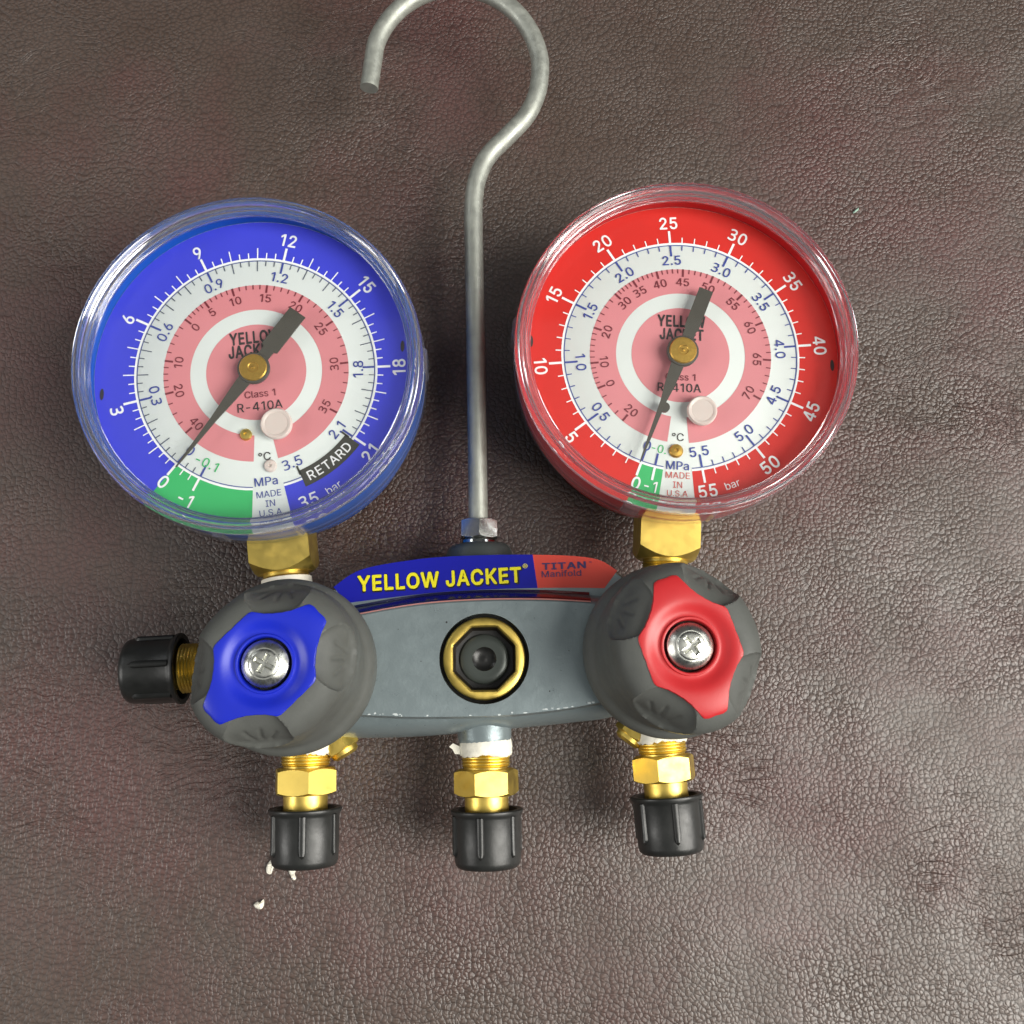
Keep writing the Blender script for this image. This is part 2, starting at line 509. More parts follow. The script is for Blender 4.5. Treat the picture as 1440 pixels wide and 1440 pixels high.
# sans-serif letter outlines for the printing: advance width, contours ('|' between them), capitals 509 high
GLYPHS = {
    '0': (453, '227,-7 174,1 130,24 95,62 69,113 53,178 48,254 53,330 69,395 95,447 130,484 174,508 227,516 279,508 323,484 358,447 384,395 400,330 405,254 400,178 384,113 359,62 323,24 279,1|227,50 261,56 290,74 313,103 330,144 340,194 344,254 340,314 330,365 313,405 290,435 261,453 227,460 192,453 163,435 140,405 123,365 113,314 109,254 113,194 123,144 140,103 163,74 192,56'),
    '1': (375, '276,509 276,0 212,0 212,442 86,358 86,427 198,509'),
    '2': (453, '64,0 64,47 234,229 282,282 311,327 320,371 317,397 308,419 293,436 273,449 224,460 196,457 172,447 153,433 139,413 130,390 127,362 66,362 71,405 86,442 111,473 143,496 182,511 225,516 268,511 306,497 337,474 361,445 376,411 381,372 371,318 336,259 267,180 153,60 153,57 389,57 389,0'),
    '3': (453, '379,390 376,358 366,330 350,308 330,290 303,276 274,268 274,265 327,251 365,227 388,190 395,145 389,103 374,66 348,36 310,13 262,-3 199,-7 126,-1 60,21 60,79 129,54 200,45 259,52 299,72 322,104 329,146 325,175 312,198 292,215 263,227 229,234 187,235 137,235 137,290 188,290 226,292 258,301 282,316 301,335 311,359 315,385 309,418 290,442 261,458 222,463 174,457 132,442 95,420 63,463 93,483 130,500 173,512 222,516 291,507 341,480 369,440'),
    '4': (453, '343,509 343,163 413,163 413,105 343,105 343,0 282,0 282,105 40,105 40,160 262,509|282,163 282,432 109,163'),
    '5': (453, '221,-7 178,-2 140,11 108,32 83,60 66,93 60,130 122,130 127,108 138,89 173,60 221,50 250,53 276,64 298,82 314,104 324,131 328,162 324,193 314,221 297,244 275,262 248,273 218,277 167,268 128,246 67,253 96,509 366,509 366,452 151,452 134,301 136,301 178,325 229,334 263,330 294,321 321,306 345,285 364,260 379,231 388,199 391,163 385,117 369,76 343,41 309,15 268,-1'),
    '6': (453, '226,-7 182,-1 142,15 109,40 84,74 69,115 64,162 68,199 80,239 137,340 252,509 322,509 151,261 145,261 165,288 196,307 235,314 278,309 316,295 346,271 370,240 384,201 389,157 384,112 368,73 343,39 310,14 271,-2|226,48 254,52 279,63 299,79 314,101 324,128 327,157 324,187 314,213 299,235 279,251 254,262 226,265 198,262 174,252 153,235 138,214 128,188 125,158 128,128 138,102 153,79 174,63 198,52'),
    '7': (453, '97,0 323,448 323,452 62,452 62,509 391,509 391,449 165,0'),
    '8': (453, '226,-7 178,-2 136,11 101,33 74,62 57,96 52,135 55,166 65,195 81,220 101,241 125,256 153,265 153,267 119,282 93,308 76,342 70,380 75,417 90,450 114,477 146,498 184,511 226,516 269,511 306,498 337,477 361,450 377,417 382,380 376,342 359,308 333,282 300,267 300,265 327,256 351,241 372,220 387,195 397,166 401,135 395,96 378,62 352,33 317,11 275,-2|226,49 258,52 285,60 307,74 323,91 333,113 337,139 333,165 322,189 305,208 283,223 256,232 226,235 196,232 169,223 147,208 130,189 119,165 115,139 119,113 129,91 145,74 167,60 195,52|226,290 274,300 293,313 307,330 316,351 319,376 316,399 308,420 294,437 275,449 226,460 177,449 159,437 145,420 136,399 133,376 136,351 145,330 159,313 178,300'),
    '9': (453, '226,516 271,510 310,494 343,468 368,434 384,393 389,347 385,309 373,270 315,168 200,0 130,0 301,248 307,248 287,221 257,202 218,195 175,199 137,214 106,237 83,269 68,307 64,352 69,397 85,436 110,469 143,494 182,510|226,460 199,457 174,446 154,429 138,407 129,381 125,352 129,322 138,295 154,274 174,257 199,247 226,243 254,247 279,257 299,273 314,295 324,321 327,350 324,381 314,407 299,429 279,446 254,457'),
    '.': (188, '95,-4 78,-1 63,9 53,24 50,41 53,59 63,73 78,83 95,87 113,83 128,73 138,59 141,41 138,24 128,9 113,-1'),
    '-': (453, '337,244 337,188 114,188 114,244'),
    '°': (316, '158,283 128,287 101,298 77,316 59,340 47,367 43,397 47,428 59,455 77,479 101,497 128,509 158,513 188,509 216,497 239,479 257,455 269,428 273,397 269,367 257,340 239,316 216,298 188,287|158,334 190,343 213,366 222,397 213,430 190,453 158,462 126,453 103,430 95,397 103,366 126,343'),
    'C': (510, '267,-7 205,1 150,25 104,63 70,115 48,179 40,254 48,329 70,393 104,445 150,484 205,508 267,516 340,504 373,490 402,471 427,447 448,418 463,385 473,348 408,348 389,395 357,428 315,449 267,456 223,450 184,432 150,403 125,364 109,314 103,254 109,194 125,145 151,105 184,76 223,59 267,53 315,60 357,81 389,114 408,160 473,160 463,124 448,91 428,62 402,38 373,19 341,5 305,-4'),
    'M': (628, '60,0 60,509 152,509 277,187 287,159 299,123 311,84 322,49 307,49 318,83 330,121 342,158 352,187 476,509 568,509 568,0 504,0 504,291 504,327 505,369 506,413 507,457 513,457 498,409 482,363 467,322 456,291 342,0 286,0 170,291 159,321 145,361 129,408 112,457 119,457 120,416 121,372 122,328 122,291 122,0'),
    'P': (445, '60,0 60,509 235,509 289,503 332,487 366,462 390,430 404,391 409,348 404,304 390,265 366,233 332,207 289,191 235,186 126,186 126,242 233,242 269,246 297,256 318,272 333,294 342,319 344,348 342,376 333,402 318,423 297,439 268,449 232,452 125,452 125,0'),
    'a': (389, '160,-9 126,-5 94,5 68,22 48,45 35,73 30,108 34,138 43,161 58,179 78,193 125,211 178,220 234,227 265,235 273,243 276,255 276,257 267,297 240,322 196,331 149,322 118,301 100,274 41,291 57,322 79,346 104,364 133,375 194,384 239,379 286,360 306,343 322,320 333,290 337,251 337,0 277,0 277,52 272,52 252,25 215,1|170,45 202,49 228,59 248,74 263,93 272,115 276,138 276,190 259,182 231,176 200,171 175,168 134,159 103,139 95,124 92,105 102,72 130,52'),
    'b': (424, '229,-8 198,-5 172,4 138,31 118,59 112,59 112,0 53,0 53,509 114,509 114,319 118,319 137,346 171,373 197,381 229,384 274,378 313,361 345,332 370,293 385,245 390,189 385,133 370,84 346,45 313,16 274,-2|220,47 253,51 279,66 301,88 316,117 325,151 328,189 325,227 316,261 301,290 280,311 253,325 220,330 188,325 161,312 140,291 125,263 116,229 113,189 116,150 125,115 140,86 162,65 188,51'),
    'r': (259, '53,0 53,379 112,379 112,321 115,321 130,347 152,367 181,380 213,385 229,384 243,384 243,322 230,324 207,326 182,323 159,315 140,301 126,284 117,262 114,237 114,0'),
    'A': (480, '16,0 201,509 276,509 463,0 395,0 287,302 264,372 232,478 245,478 213,371 191,302 85,0|110,142 110,199 370,199 370,142'),
    'D': (502, '219,0 96,0 96,57 215,57 272,63 318,81 354,110 379,149 394,198 399,255 394,312 379,361 354,399 320,428 275,446 221,452 93,452 93,509 225,509 294,501 353,478 399,441 433,391 455,329 462,255 455,181 433,119 398,68 351,31 291,8|125,509 125,0 60,0 60,509'),
    'E': (419, '60,0 60,509 372,509 372,452 125,452 125,286 355,286 355,229 125,229 125,57 375,57 375,0'),
    'I': (300, '31,0 31,57 118,57 118,452 31,452 31,509 269,509 269,452 183,452 183,57 269,57 269,0'),
    'N': (523, '60,0 60,509 136,509 343,183 363,151 388,107 414,55 405,54 401,108 399,157 399,195 399,509 463,509 463,0 387,0 202,290 177,331 148,381 108,452 119,454 122,384 124,328 125,291 125,0'),
    'U': (517, '259,-8 203,-2 154,15 114,43 85,80 66,124 60,173 60,509 124,509 124,178 128,144 141,113 160,87 187,68 220,56 259,52 298,56 331,68 357,87 377,113 389,144 393,178 393,509 457,509 457,173 451,124 433,80 403,43 363,15 315,-2'),
    'S': (447, '224,-9 172,-4 128,9 91,31 64,60 46,96 38,137 104,137 110,110 123,88 142,71 166,59 224,49 257,52 286,60 311,74 329,92 341,114 346,139 342,161 332,179 296,205 245,222 184,239 128,260 86,289 60,326 52,372 58,413 75,448 102,476 138,498 180,511 227,516 275,511 316,498 351,476 377,449 394,415 401,378 337,378 326,412 302,437 267,453 225,459 194,456 167,448 145,435 129,418 118,398 115,376 119,352 131,334 169,308 212,293 264,279 312,264 359,238 395,198 405,171 408,139 403,99 386,64 360,34 323,11 278,-4'),
    'Y': (472, '203,0 203,208 16,509 91,509 192,344 222,292 250,230 224,230 251,293 280,344 381,509 455,509 268,208 268,0'),
    'L': (393, '60,0 60,509 125,509 125,57 361,57 361,0'),
    'O': (533, '267,-7 205,1 150,25 105,63 70,115 48,179 40,254 48,329 70,393 105,445 150,484 205,508 267,516 329,508 384,484 429,445 464,393 486,329 493,254 486,179 464,115 429,63 384,25 329,1|267,53 310,59 349,76 383,105 408,144 425,194 430,254 425,314 408,365 383,404 349,433 310,450 267,456 223,450 184,433 151,404 125,364 109,314 103,254 109,194 125,144 151,105 184,76 223,59'),
    'W': (686, '155,0 16,509 82,509 163,196 175,145 187,94 197,40 189,40 200,94 211,145 224,196 306,509 380,509 462,196 474,145 486,94 497,40 488,40 499,94 510,145 523,196 603,509 670,509 530,0 455,0 368,323 351,391 336,475 350,475 335,395 318,323 230,0'),
    'J': (396, '185,-7 124,3 75,33 44,81 33,145 33,173 98,173 98,145 104,104 122,74 149,56 185,50 220,56 248,74 266,104 272,145 272,509 336,509 336,145 326,81 294,33 246,3'),
    'K': (467, '104,145 104,216 139,261 174,303 212,344 364,509 448,509 231,276 228,276|60,0 60,509 125,509 125,334 124,225 125,193 125,0|372,0 188,259 228,309 449,0'),
    'T': (449, '32,452 32,509 417,509 417,452 257,452 257,0 193,0 193,452'),
    'R': (449, '60,0 60,509 236,509 290,504 333,489 367,465 390,433 405,395 409,352 405,309 390,271 367,240 333,217 289,203 236,198 126,198 126,255 234,255 269,258 298,267 319,281 334,300 342,324 345,352 342,380 334,405 319,425 298,440 269,449 233,452 125,452 125,0|353,0 230,229 303,229 428,0'),
    'l': (189, '139,-2 101,3 74,20 58,47 53,84 53,509 114,509 114,99 120,62 130,54 146,52 160,53 170,54 181,3 162,-1'),
    's': (365, '182,-8 145,-5 112,3 84,18 62,38 45,63 36,94 94,107 105,79 124,60 150,49 181,45 217,50 244,62 262,81 268,103 265,121 254,136 237,147 212,155 149,170 104,186 72,208 53,237 47,274 51,305 65,332 87,354 115,370 149,381 187,384 223,381 254,372 279,358 299,339 324,290 268,277 258,298 243,316 219,328 187,333 156,329 131,317 114,299 109,277 112,258 124,243 172,223 229,209 275,194 306,171 325,142 331,107 326,75 312,47 290,24 260,6 223,-5'),
    'i': (167, '53,0 53,379 114,379 114,0|84,443 67,446 54,455 44,468 41,483 44,499 54,512 67,521 84,524 100,521 114,512 123,499 126,483 123,468 114,455 100,446'),
    'f': (254, '228,379 228,327 6,327 6,379|81,0 81,432 84,461 96,486 113,505 135,519 187,530 222,527 243,521 227,468 215,472 195,474 171,470 154,460 145,443 142,419 142,0'),
    'o': (415, '207,-8 159,-2 117,16 82,46 56,85 40,133 34,187 40,243 56,291 82,330 117,360 159,378 207,384 256,378 299,360 333,330 359,291 376,243 381,187 376,133 359,85 333,46 299,16 256,-2|207,46 242,51 270,66 292,89 307,117 316,151 319,187 316,224 307,258 292,287 270,310 242,325 207,330 173,325 145,310 124,287 108,258 99,224 96,187 99,151 108,117 124,89 145,66 173,51'),
    'd': (424, '195,-8 151,-2 111,16 79,45 55,84 39,133 34,189 39,245 55,293 79,332 112,361 151,378 196,384 228,381 253,373 287,346 306,319 311,319 311,509 372,509 372,0 313,0 313,59 307,59 287,31 252,4 227,-5|205,47 236,51 263,65 284,86 299,115 309,150 312,189 309,229 300,263 284,291 263,312 237,325 205,330 172,325 145,311 124,290 108,261 99,227 96,189 99,151 109,117 124,88 145,66 172,51'),
    'n': (410, '114,227 114,0 53,0 53,379 112,379 112,287 102,287 124,332 152,362 187,379 227,384 264,380 295,369 321,349 341,321 353,285 357,240 357,0 296,0 296,235 290,275 273,304 246,323 210,329 184,326 161,317 141,303 126,283 117,257'),
    '®': (463, '231,118 192,122 154,134 121,152 91,177 67,206 48,240 37,277 33,317 37,357 48,394 67,428 91,457 121,482 154,500 192,512 231,516 271,512 309,500 343,482 372,457 396,428 415,394 426,357 430,317 426,277 415,240 396,206 372,177 343,152 309,134 271,122|231,166 271,171 307,187 338,210 362,241 377,277 382,317 377,357 362,393 338,423 307,447 271,462 231,467 192,462 156,447 125,423 101,393 86,357 81,317 86,277 101,241 125,210 156,187 192,171|273,226 228,312 273,312 319,226|161,226 161,409 253,409 279,402 302,383 311,350 302,316 278,295 250,287 185,287 185,319 239,319 257,327 267,350 264,364 257,372 239,378 203,378 203,226'),
    '™': (424, '289,326 209,509 242,509 298,375 354,509 387,509 307,326|202,326 202,509 235,509 235,326|361,326 361,509 394,509 394,326|82,326 82,492 115,492 115,326|27,480 27,509 170,509 170,480'),
    'c': (396, '207,-8 159,-2 117,16 82,46 56,85 40,133 34,187 40,243 56,291 82,330 117,360 159,378 207,384 260,377 305,356 340,322 362,277 303,262 290,289 270,311 242,325 207,330 173,325 145,310 124,287 108,258 99,224 96,187 99,151 108,117 124,89 145,66 173,51 207,46 243,52 271,66 292,89 304,117 363,102 341,56 306,21 261,-1'),
    't': (227, '204,379 204,327 6,327 6,379|65,471 126,471 126,98 128,76 136,61 150,53 170,50 185,51 202,54 213,2 192,-3 168,-4 125,2 92,21 72,52 65,93'),
    'e': (404, '212,-8 161,-2 117,16 82,46 56,85 40,132 34,187 39,242 55,290 81,329 115,359 157,378 205,384 266,374 294,361 319,341 341,315 357,282 368,242 371,194 371,169 75,169 75,221 338,221 310,202 307,237 298,269 283,294 263,314 237,326 205,330 173,326 146,313 125,294 109,270 99,241 96,211 96,178 100,139 110,106 128,80 151,61 179,50 212,46 254,53 285,73 306,105 365,91 353,63 335,39 311,19 283,4 249,-5'),
}
_txt = {}


def glyph(ch, bold):
    if (ch, bold) in _txt:
        return _txt[(ch, bold)]
    adv, s = GLYPHS[ch]
    cs = []
    for q in s.split('|'):
        p = [Vector([float(t) for t in c.split(',')]) / 509 for c in q.split()]
        n = len(p)
        area2 = sum(p[i].x * p[(i + 1) % n].y - p[(i + 1) % n].x * p[i].y for i in range(n))
        cs.append((area2, p))
    outers = [p for a, p in cs if a < 0]
    holes = [p for a, p in cs if a >= 0]
    v, f = [], []

    def inside(pt, poly):
        c = False
        for i in range(len(poly)):
            a, b = poly[i], poly[i - 1]
            if (a.y > pt.y) != (b.y > pt.y) and pt.x < (b.x - a.x) * (pt.y - a.y) / (b.y - a.y) + a.x:
                c = not c
        return c
    for k, o in enumerate(outers):
        hs = [h for h in holes if inside(h[0], o)]
        polys = [[q.to_3d() for q in o]] + [[q.to_3d() for q in h] for h in hs]
        base = len(v)
        for t in tessellate_polygon(polys):
            f.append([base + i for i in t])
        for pl in polys:
            v += [Vector((q.x, q.y, k * 0.005)) for q in pl]
    f2 = []
    for t in f:
        a, b, c = (v[i] for i in t)
        z = (b.x - a.x) * (c.y - a.y) - (b.y - a.y) * (c.x - a.x)
        if abs(z) > 1e-9:
            f2.append(t if z > 0 else t[::-1])
    if bold:                      # heavier weight: the same outline laid down again all round
        v0, f0 = v, f2
        v, f2 = [], []
        for k in range(8):
            o = len(v)
            dx, dy = bold * cos(pi * k / 4 + .39), bold * sin(pi * k / 4 + .39)
            v += [Vector((q.x + dx, q.y + dy, q.z + k * .010)) for q in v0]
            f2 += [[i + o for i in t] for t in f0]
    _txt[(ch, bold)] = (v, f2, adv / 509)
    return _txt[(ch, bold)]


def text_mesh(s, bold):
    """outline of a word, capitals one unit high, centred: (verts, faces, width)"""
    v, f, x = [], [], 0.0
    for ch in s:
        if ch == ' ':
            x += 0.42
            continue
        gv, gf, adv = glyph(ch, bold)
        o = len(v)
        v += [Vector((p.x + x, p.y - .5, p.z)) for p in gv]
        f += [[i + o for i in t] for t in gf]
        x += adv + bold * 1.6
    x0, x1 = min(p.x for p in v), max(p.x for p in v)
    c = (x0 + x1) / 2
    return [Vector((p.x - c, p.y, p.z)) for p in v], f, x1 - x0


def put_text(mb, s, pos, rot, h, mat_, z, bold=0.0, xs=1.0, width=None, shear=0.0):
    v, f, w = text_mesh(s, bold)
    if width:
        xs = width / (w * h)
    c, sn = cos(rot), sin(rot)
    out = []
    for p in v:
        x, y = p.x * h * xs + shear * p.y * h, p.y * h
        out.append((pos[0] + x * c - y * sn, pos[1] + x * sn + y * c, z + p.z))
    mb.add(out, f, mat_)


# ================================================================== the leather
def build_leather():
    n, half = 220, 620.0
    v, f = [], []
    from mathutils import noise as mn
    for j in range(n + 1):
        for i in range(n + 1):
            # finer rows near the middle
            a, b = (i / n * 2 - 1), (j / n * 2 - 1)
            x, y = half * a * (0.35 + 0.65 * a * a), half * b * (0.35 + 0.65 * b * b)
            z = 0.55 * mn.noise(Vector((x * .022, y * .022, 0.3))) + 0.25 * mn.noise(Vector((x * .06, y * .05, 4.1))) - 0.8
            v.append(Vector((x, y, z)) * MM)
    for j in range(n):
        for i in range(n):
            k = j * (n + 1) + i
            f.append([k, k + 1, k + n + 2, k + n + 1])
    me = bpy.data.meshes.new('leather_sheet')
    me.from_pydata([tuple(p) for p in v], [], f)
    me.polygons.foreach_set('use_smooth', [True] * len(f))
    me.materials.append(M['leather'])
    o = bpy.data.objects.new('leather_sheet', me)
    o['kind'] = 'structure'
    COL.objects.link(o)


build_leather()

# ================================================================== the manifold gauge set
root = bpy.data.objects.new('manifold_gauge_set', None)
root.empty_display_size = 0.02
COL.objects.link(root)
root['label'] = 'grey refrigerant manifold with blue and red gauges, two knobs and a wire hook'
root['category'] = 'gauge set'

AX = 20.0                       # height of port and stem axes above the leather
ROLL = radians(2.4)             # the set lies turned a little counter-clockwise
KTOP = 67.0
kL = at(370, 933, KTOP)
kR = at(973, 908, KTOP)


def spline(pts, sub=10, closed=False):
    out = []
    n = len(pts)
    P = [Vector(p) for p in pts]
    rng = range(n) if closed else range(n - 1)
    for i in rng:
        if closed:
            a, b, c, d = P[i - 1], P[i], P[(i + 1) % n], P[(i + 2) % n]
        else:
            a, b, c, d = P[max(i - 1, 0)], P[i], P[i + 1], P[min(i + 2, n - 1)]
        for s in range(sub):
            t = s / sub
            out.append(0.5 * ((2 * b) + (c - a) * t + (2 * a - 5 * b + 4 * c - d) * t * t + (3 * b - a - 3 * c + d) * t ** 3))
    if not closed:
        out.append(P[-1])
    return out


Z_SHELF, Z_FACE = 30.5, 36.0


def pxy(l, z):
    return [at(x, y, z).to_2d() for x, y in l]


def arc_band(px_top, px_bot, ztop, zbot):
    """closed ccw outline from a bottom edge (left to right) and a top edge (left to right)"""
    b = spline(pxy(px_bot, zbot), 8)
    t = spline(pxy(px_top, ztop), 8)
    return b + t[::-1]


body = MB()
top_px = [(418, 868), (444, 842), (470, 823), (507, 799.5), (576, 786), (643, 780), (750, 778), (833, 783), (871, 801), (900, 826), (915, 850)]
bot_px = [(418, 1010), (450, 1032), (497, 1038), (570, 1037), (647, 1032), (722, 1025), (800, 1017), (863, 1008), (900, 985), (915, 965)]
outline = arc_band(top_px, bot_px, Z_SHELF, 20)
nb_ = len(spline(pxy(bot_px, 20), 8))
body.slab(outline, [(5, 0.3), (2, 1.2), (0.4, 4), (0, 9), (0, 18), (0.06, 22), (0.22, 25.5), (0.5, 28), (0.85, Z_SHELF - .8), (1.3, Z_SHELF)], 'body', wts=[4.6] * nb_ + [1.0] * (len(outline) - nb_))
ft_px = [(430, 892), (470, 874), (512, 863.5), (590, 850.5), (674, 844.5), (760, 844), (831, 847.5), (880, 856), (920, 868)]
fb_px = [(430, 1000), (470, 1004), (512, 1006), (591, 1008.5), (702, 1006.5), (780, 999), (835, 990), (880, 980), (920, 968)]
face = arc_band(ft_px, fb_px, Z_FACE, Z_FACE)
nf_ = len(spline(pxy(fb_px, Z_FACE), 8))
sg = at(681, 926, Z_FACE)
hole = [(sg.x + 10.7 * cos(2 * pi * i / 64), sg.y + 10.7 * sin(2 * pi * i / 64)) for i in range(64)]
body.slab(face, [(-2.4, Z_SHELF - 3.0), (-2.3, Z_SHELF + .4), (-1.7, Z_SHELF + 2.2), (-0.8, Z_FACE - 1.0), (-.25, Z_FACE - .25), (0.25, Z_FACE)], 'body', hole=hole, hole_z=Z_FACE - 5.2, wts=[.25] * nf_ + [1.0] * (len(face) - nf_))
# end housings under the knobs and their round necks
for k in (kL, kR):
    mx = Matrix.Translation((k.x, k.y, 0))
    body.lathe([(0, 0.1), (13, 0.1), (16, 1.6), (17, 5), (17, 28), (16.4, 30.2), (14.5, 31.2), (11, 31.6), (11, 37), (0, 37)], 'body', mx, 64)
# bottom boss (middle port) and top boss (hook)
dn = Matrix.Rotation(pi / 2, 4, 'X')          # z -> -y


def port_frame(p, ang):
    """frame whose +z runs along the port direction; ang: 0 = towards the bottom of the picture, ccw"""
    return Matrix.Translation(p) @ Matrix.Rotation(ang, 4, 'Z') @ Matrix.Rotation(pi / 2, 4, 'X')


pC = at(681, 1022, AX)
body.lathe([(0, -6), (7.6, -6), (7.4, -1.5), (6.8, -0.3), (6.7, 2.6), (6.2, 4.1), (5.4, 4.4), (0, 4.4)], 'body', port_frame(pC, ROLL), 48)
nutp = at(673.5, 767, AX)
body.lathe([(0, -8), (9.0, -8), (8.4, -1.6), (7.6, -0.4), (7.0, 0.0), (0, 0.0)], 'b_dark', port_frame(nutp, pi + ROLL), 48)
# paint chips along the lower front edge, a few dark pits on the face
rc = random.Random(21)
edge = spline(pxy(fb_px[2:7], Z_FACE), 40)
for i in range(24):
    p = edge[int(rc.random() ** 1.0 * (len(edge) - 1))]
    w, h = rc.uniform(.15, .75), rc.uniform(.10, .28)
    y = p.y + rc.uniform(.15, .6)
    q = [(p.x + w * cos(t) * rc.uniform(.6, 1), y + h * sin(t) * rc.uniform(.6, 1), Z_FACE + .02 + i * .0006) for t in [2 * pi * k / 7 for k in range(7)]]
    body.add(q, [list(range(7))], 'chip')
for px, py, r in ((628, 875, .28), (773, 972, .22), (592, 930, .14), (735, 905, .13), (560, 885, .12), (800, 915, .15)):
    p = at(px, py, Z_FACE)
    body.add([(p.x + r * cos(t) * rc.uniform(.7, 1), p.y + r * sin(t) * rc.uniform(.7, 1), Z_FACE + .02) for t in [2 * pi * k / 8 for k in range(8)]], [list(range(8))], 'hole')
body_o = body.build('manifold_body', root, smooth=38, label='grey painted cast manifold body')

# ---- label on the shelf
lab = MB()
ltop = [(469, 825.5), (507, 801.5), (576, 788), (643, 782), (750, 780), (833, 785), (868, 802.5)]
lbot = [(488, 848), (552, 840), (610, 833.5), (674, 829.5), (750, 827), (800, 826.5), (850, 827)]
zl = Z_SHELF + 0.06
T = spline(pxy(ltop, zl), 12)
Bt = spline(pxy(lbot, zl), 12)
xsplit_t = at(749, 780, zl).x
xsplit_b = at(756, 826, zl).x


def cut(line, x, left):
    out = []
    for a, b in zip(line[:-1], line[1:]):
        if left:
            if a.x <= x:
                out.append(a)
                if b.x > x:
                    out.append(a.lerp(b, (x - a.x) / (b.x - a.x)))
        else:
            if a.x <= x < b.x:
                out.append(a.lerp(b, (x - a.x) / (b.x - a.x)))
            if b.x > x:
                out.append(b)
    return out


for left, m_ in ((True, 'l_blue'), (False, 'l_red')):
    t, b = cut(T, xsplit_t, left), cut(Bt, xsplit_b, left)
    poly = b + t[::-1]
    lab.add([(p.x, p.y, zl) for p in poly], [list(range(len(poly)))], m_)
lab_o = lab.build('maker_label', body_o, smooth=0, label='blue and red label with yellow lettering')
pr = MB()
# glossy lip between label and front face: label colours darkened, shade painted in
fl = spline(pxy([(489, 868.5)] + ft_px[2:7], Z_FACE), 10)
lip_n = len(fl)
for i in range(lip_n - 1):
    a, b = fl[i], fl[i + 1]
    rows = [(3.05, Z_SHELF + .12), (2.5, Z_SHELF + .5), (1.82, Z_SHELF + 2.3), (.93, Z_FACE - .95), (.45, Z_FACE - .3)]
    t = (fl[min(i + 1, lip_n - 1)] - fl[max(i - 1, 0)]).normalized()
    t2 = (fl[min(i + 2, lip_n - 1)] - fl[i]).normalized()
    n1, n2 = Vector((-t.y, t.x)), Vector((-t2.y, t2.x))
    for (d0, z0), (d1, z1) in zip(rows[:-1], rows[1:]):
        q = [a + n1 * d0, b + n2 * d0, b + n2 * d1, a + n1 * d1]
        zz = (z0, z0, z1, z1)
        pr.add([(p.x, p.y, z) for p, z in zip(q, zz)], [[3, 2, 1, 0]][::1], 'l_blue_shade' if a.x < xsplit_b else 'l_red_shade')
    q = [a + n1 * .45, b + n2 * .45, b + n2 * .12, a + n1 * .12]
    pr.add([(p.x, p.y, z) for p, z in zip(q, (Z_FACE - .28, Z_FACE - .28, Z_FACE - .02, Z_FACE - .02))], [[3, 2, 1, 0]], 'l_highlight')
pr.build('label_shaded_lip', lab_o, smooth=60)
pt = MB()
la, lb = at(503, 821, zl), at(733, 808, zl)
rot = atan2(lb.y - la.y, lb.x - la.x)
mid = (la + lb) / 2
dW = (lb - la).length
tx = (mid.x, mid.y)
put_text(pt, 'YELLOW JACKET', (tx[0] + .16, tx[1] - .14), rot, 3.75, 'l_black', zl + .04, bold=0.10, width=dW + .5)
put_text(pt, 'YELLOW JACKET', tx, rot, 3.55, 'l_yellow', zl + .08, bold=0.055, width=dW)
pR_ = at(738.5, 797, zl)
put_text(pt, '®', pR_.to_2d(), rot, 1.5, 'l_yellow', zl + .08, bold=0.0)
t1, t2 = at(793, 795.5, zl), at(789.5, 806.5, zl)
put_text(pt, 'TITAN', t1.to_2d(), rot * .75, 1.55, 'l_navy', zl + .05, bold=0.06, width=10.9)
tm = at(830, 792, zl)
put_text(pt, '™', tm.to_2d(), rot * .75, 0.9, 'l_navy', zl + .05)
put_text(pt, 'Manifold', t2.to_2d(), rot * .75, 1.5, 'l_navy', zl + .05, bold=0.012, width=9.8)
pt.build('label_print', lab_o, smooth=0)

# ---- sight glass
mb = MB()
mx = Matrix.Translation((sg.x, sg.y, Z_FACE))
R0 = 9.75
n = 64
oc = []
for i in range(n):
    a = 2 * pi * i / n
    seg = ((a + radians(22.5 - 1)) % (pi / 4)) - pi / 8
    oc.append((a, 7.35 / cos(seg)))
rings = [(lambda a, o: R0, -6.5), (lambda a, o: R0, -.25), (lambda a, o: R0 - .25, 0.15), (lambda a, o: R0 - .9, 0.45), (lambda a, o: o + .5, 0.4), (lambda a, o: o + .15, 0.15), (lambda a, o: o, -.2)]
v, f = [], []
for fn, z in rings:
    for a, o in oc:
        v.append((fn(a, o) * cos(a), fn(a, o) * sin(a), z))
for k in range(len(rings) - 1):
    for i in range(n):
        j = (i + 1) % n
        f.append([k * n + i, k * n + j, (k + 1) * n + j, (k + 1) * n + i])
mb.add(v, f, 'brass', mx)
v = [(o * cos(a), o * sin(a), -.2) for a, o in oc] + [(o * .93 * cos(a), o * .93 * sin(a), -4.6) for a, o in oc] + [(5.9 * cos(a), 5.9 * sin(a), -4.8) for a, o in oc]
f = []
for k in range(2):
    for i in range(n):
        j = (i + 1) % n
        f.append([k * n + i, k * n + j, (k + 1) * n + j, (k + 1) * n + i])
mb.add(v[:2 * n], f[:n], 'socket', mx)
mb.add(v[n:], f[:n], 'hole', mx)
sg_o = mb.build('sight_glass', root, smooth=30, label='round brass sight glass ring with octagonal socket')
mb = MB()
mb.lathe([(6.1, -5.0), (5.95, -4.3), (5.6, -4.05), (4.0, -4.0), (2.9, -4.0)], 'glass_grey', mx, 64)
mb.lathe([(2.9, -4.0), (2.5, -4.25), (1.2, -4.7), (0.6, -4.6), (0, -4.55)], 'glass_dark', mx, 48)
mb.build('glass_window', sg_o, smooth=60)


# ================================================================== gauges
def pol(r, a_deg):
    a = radians(a_deg)
    return (r * sin(a), r * cos(a))


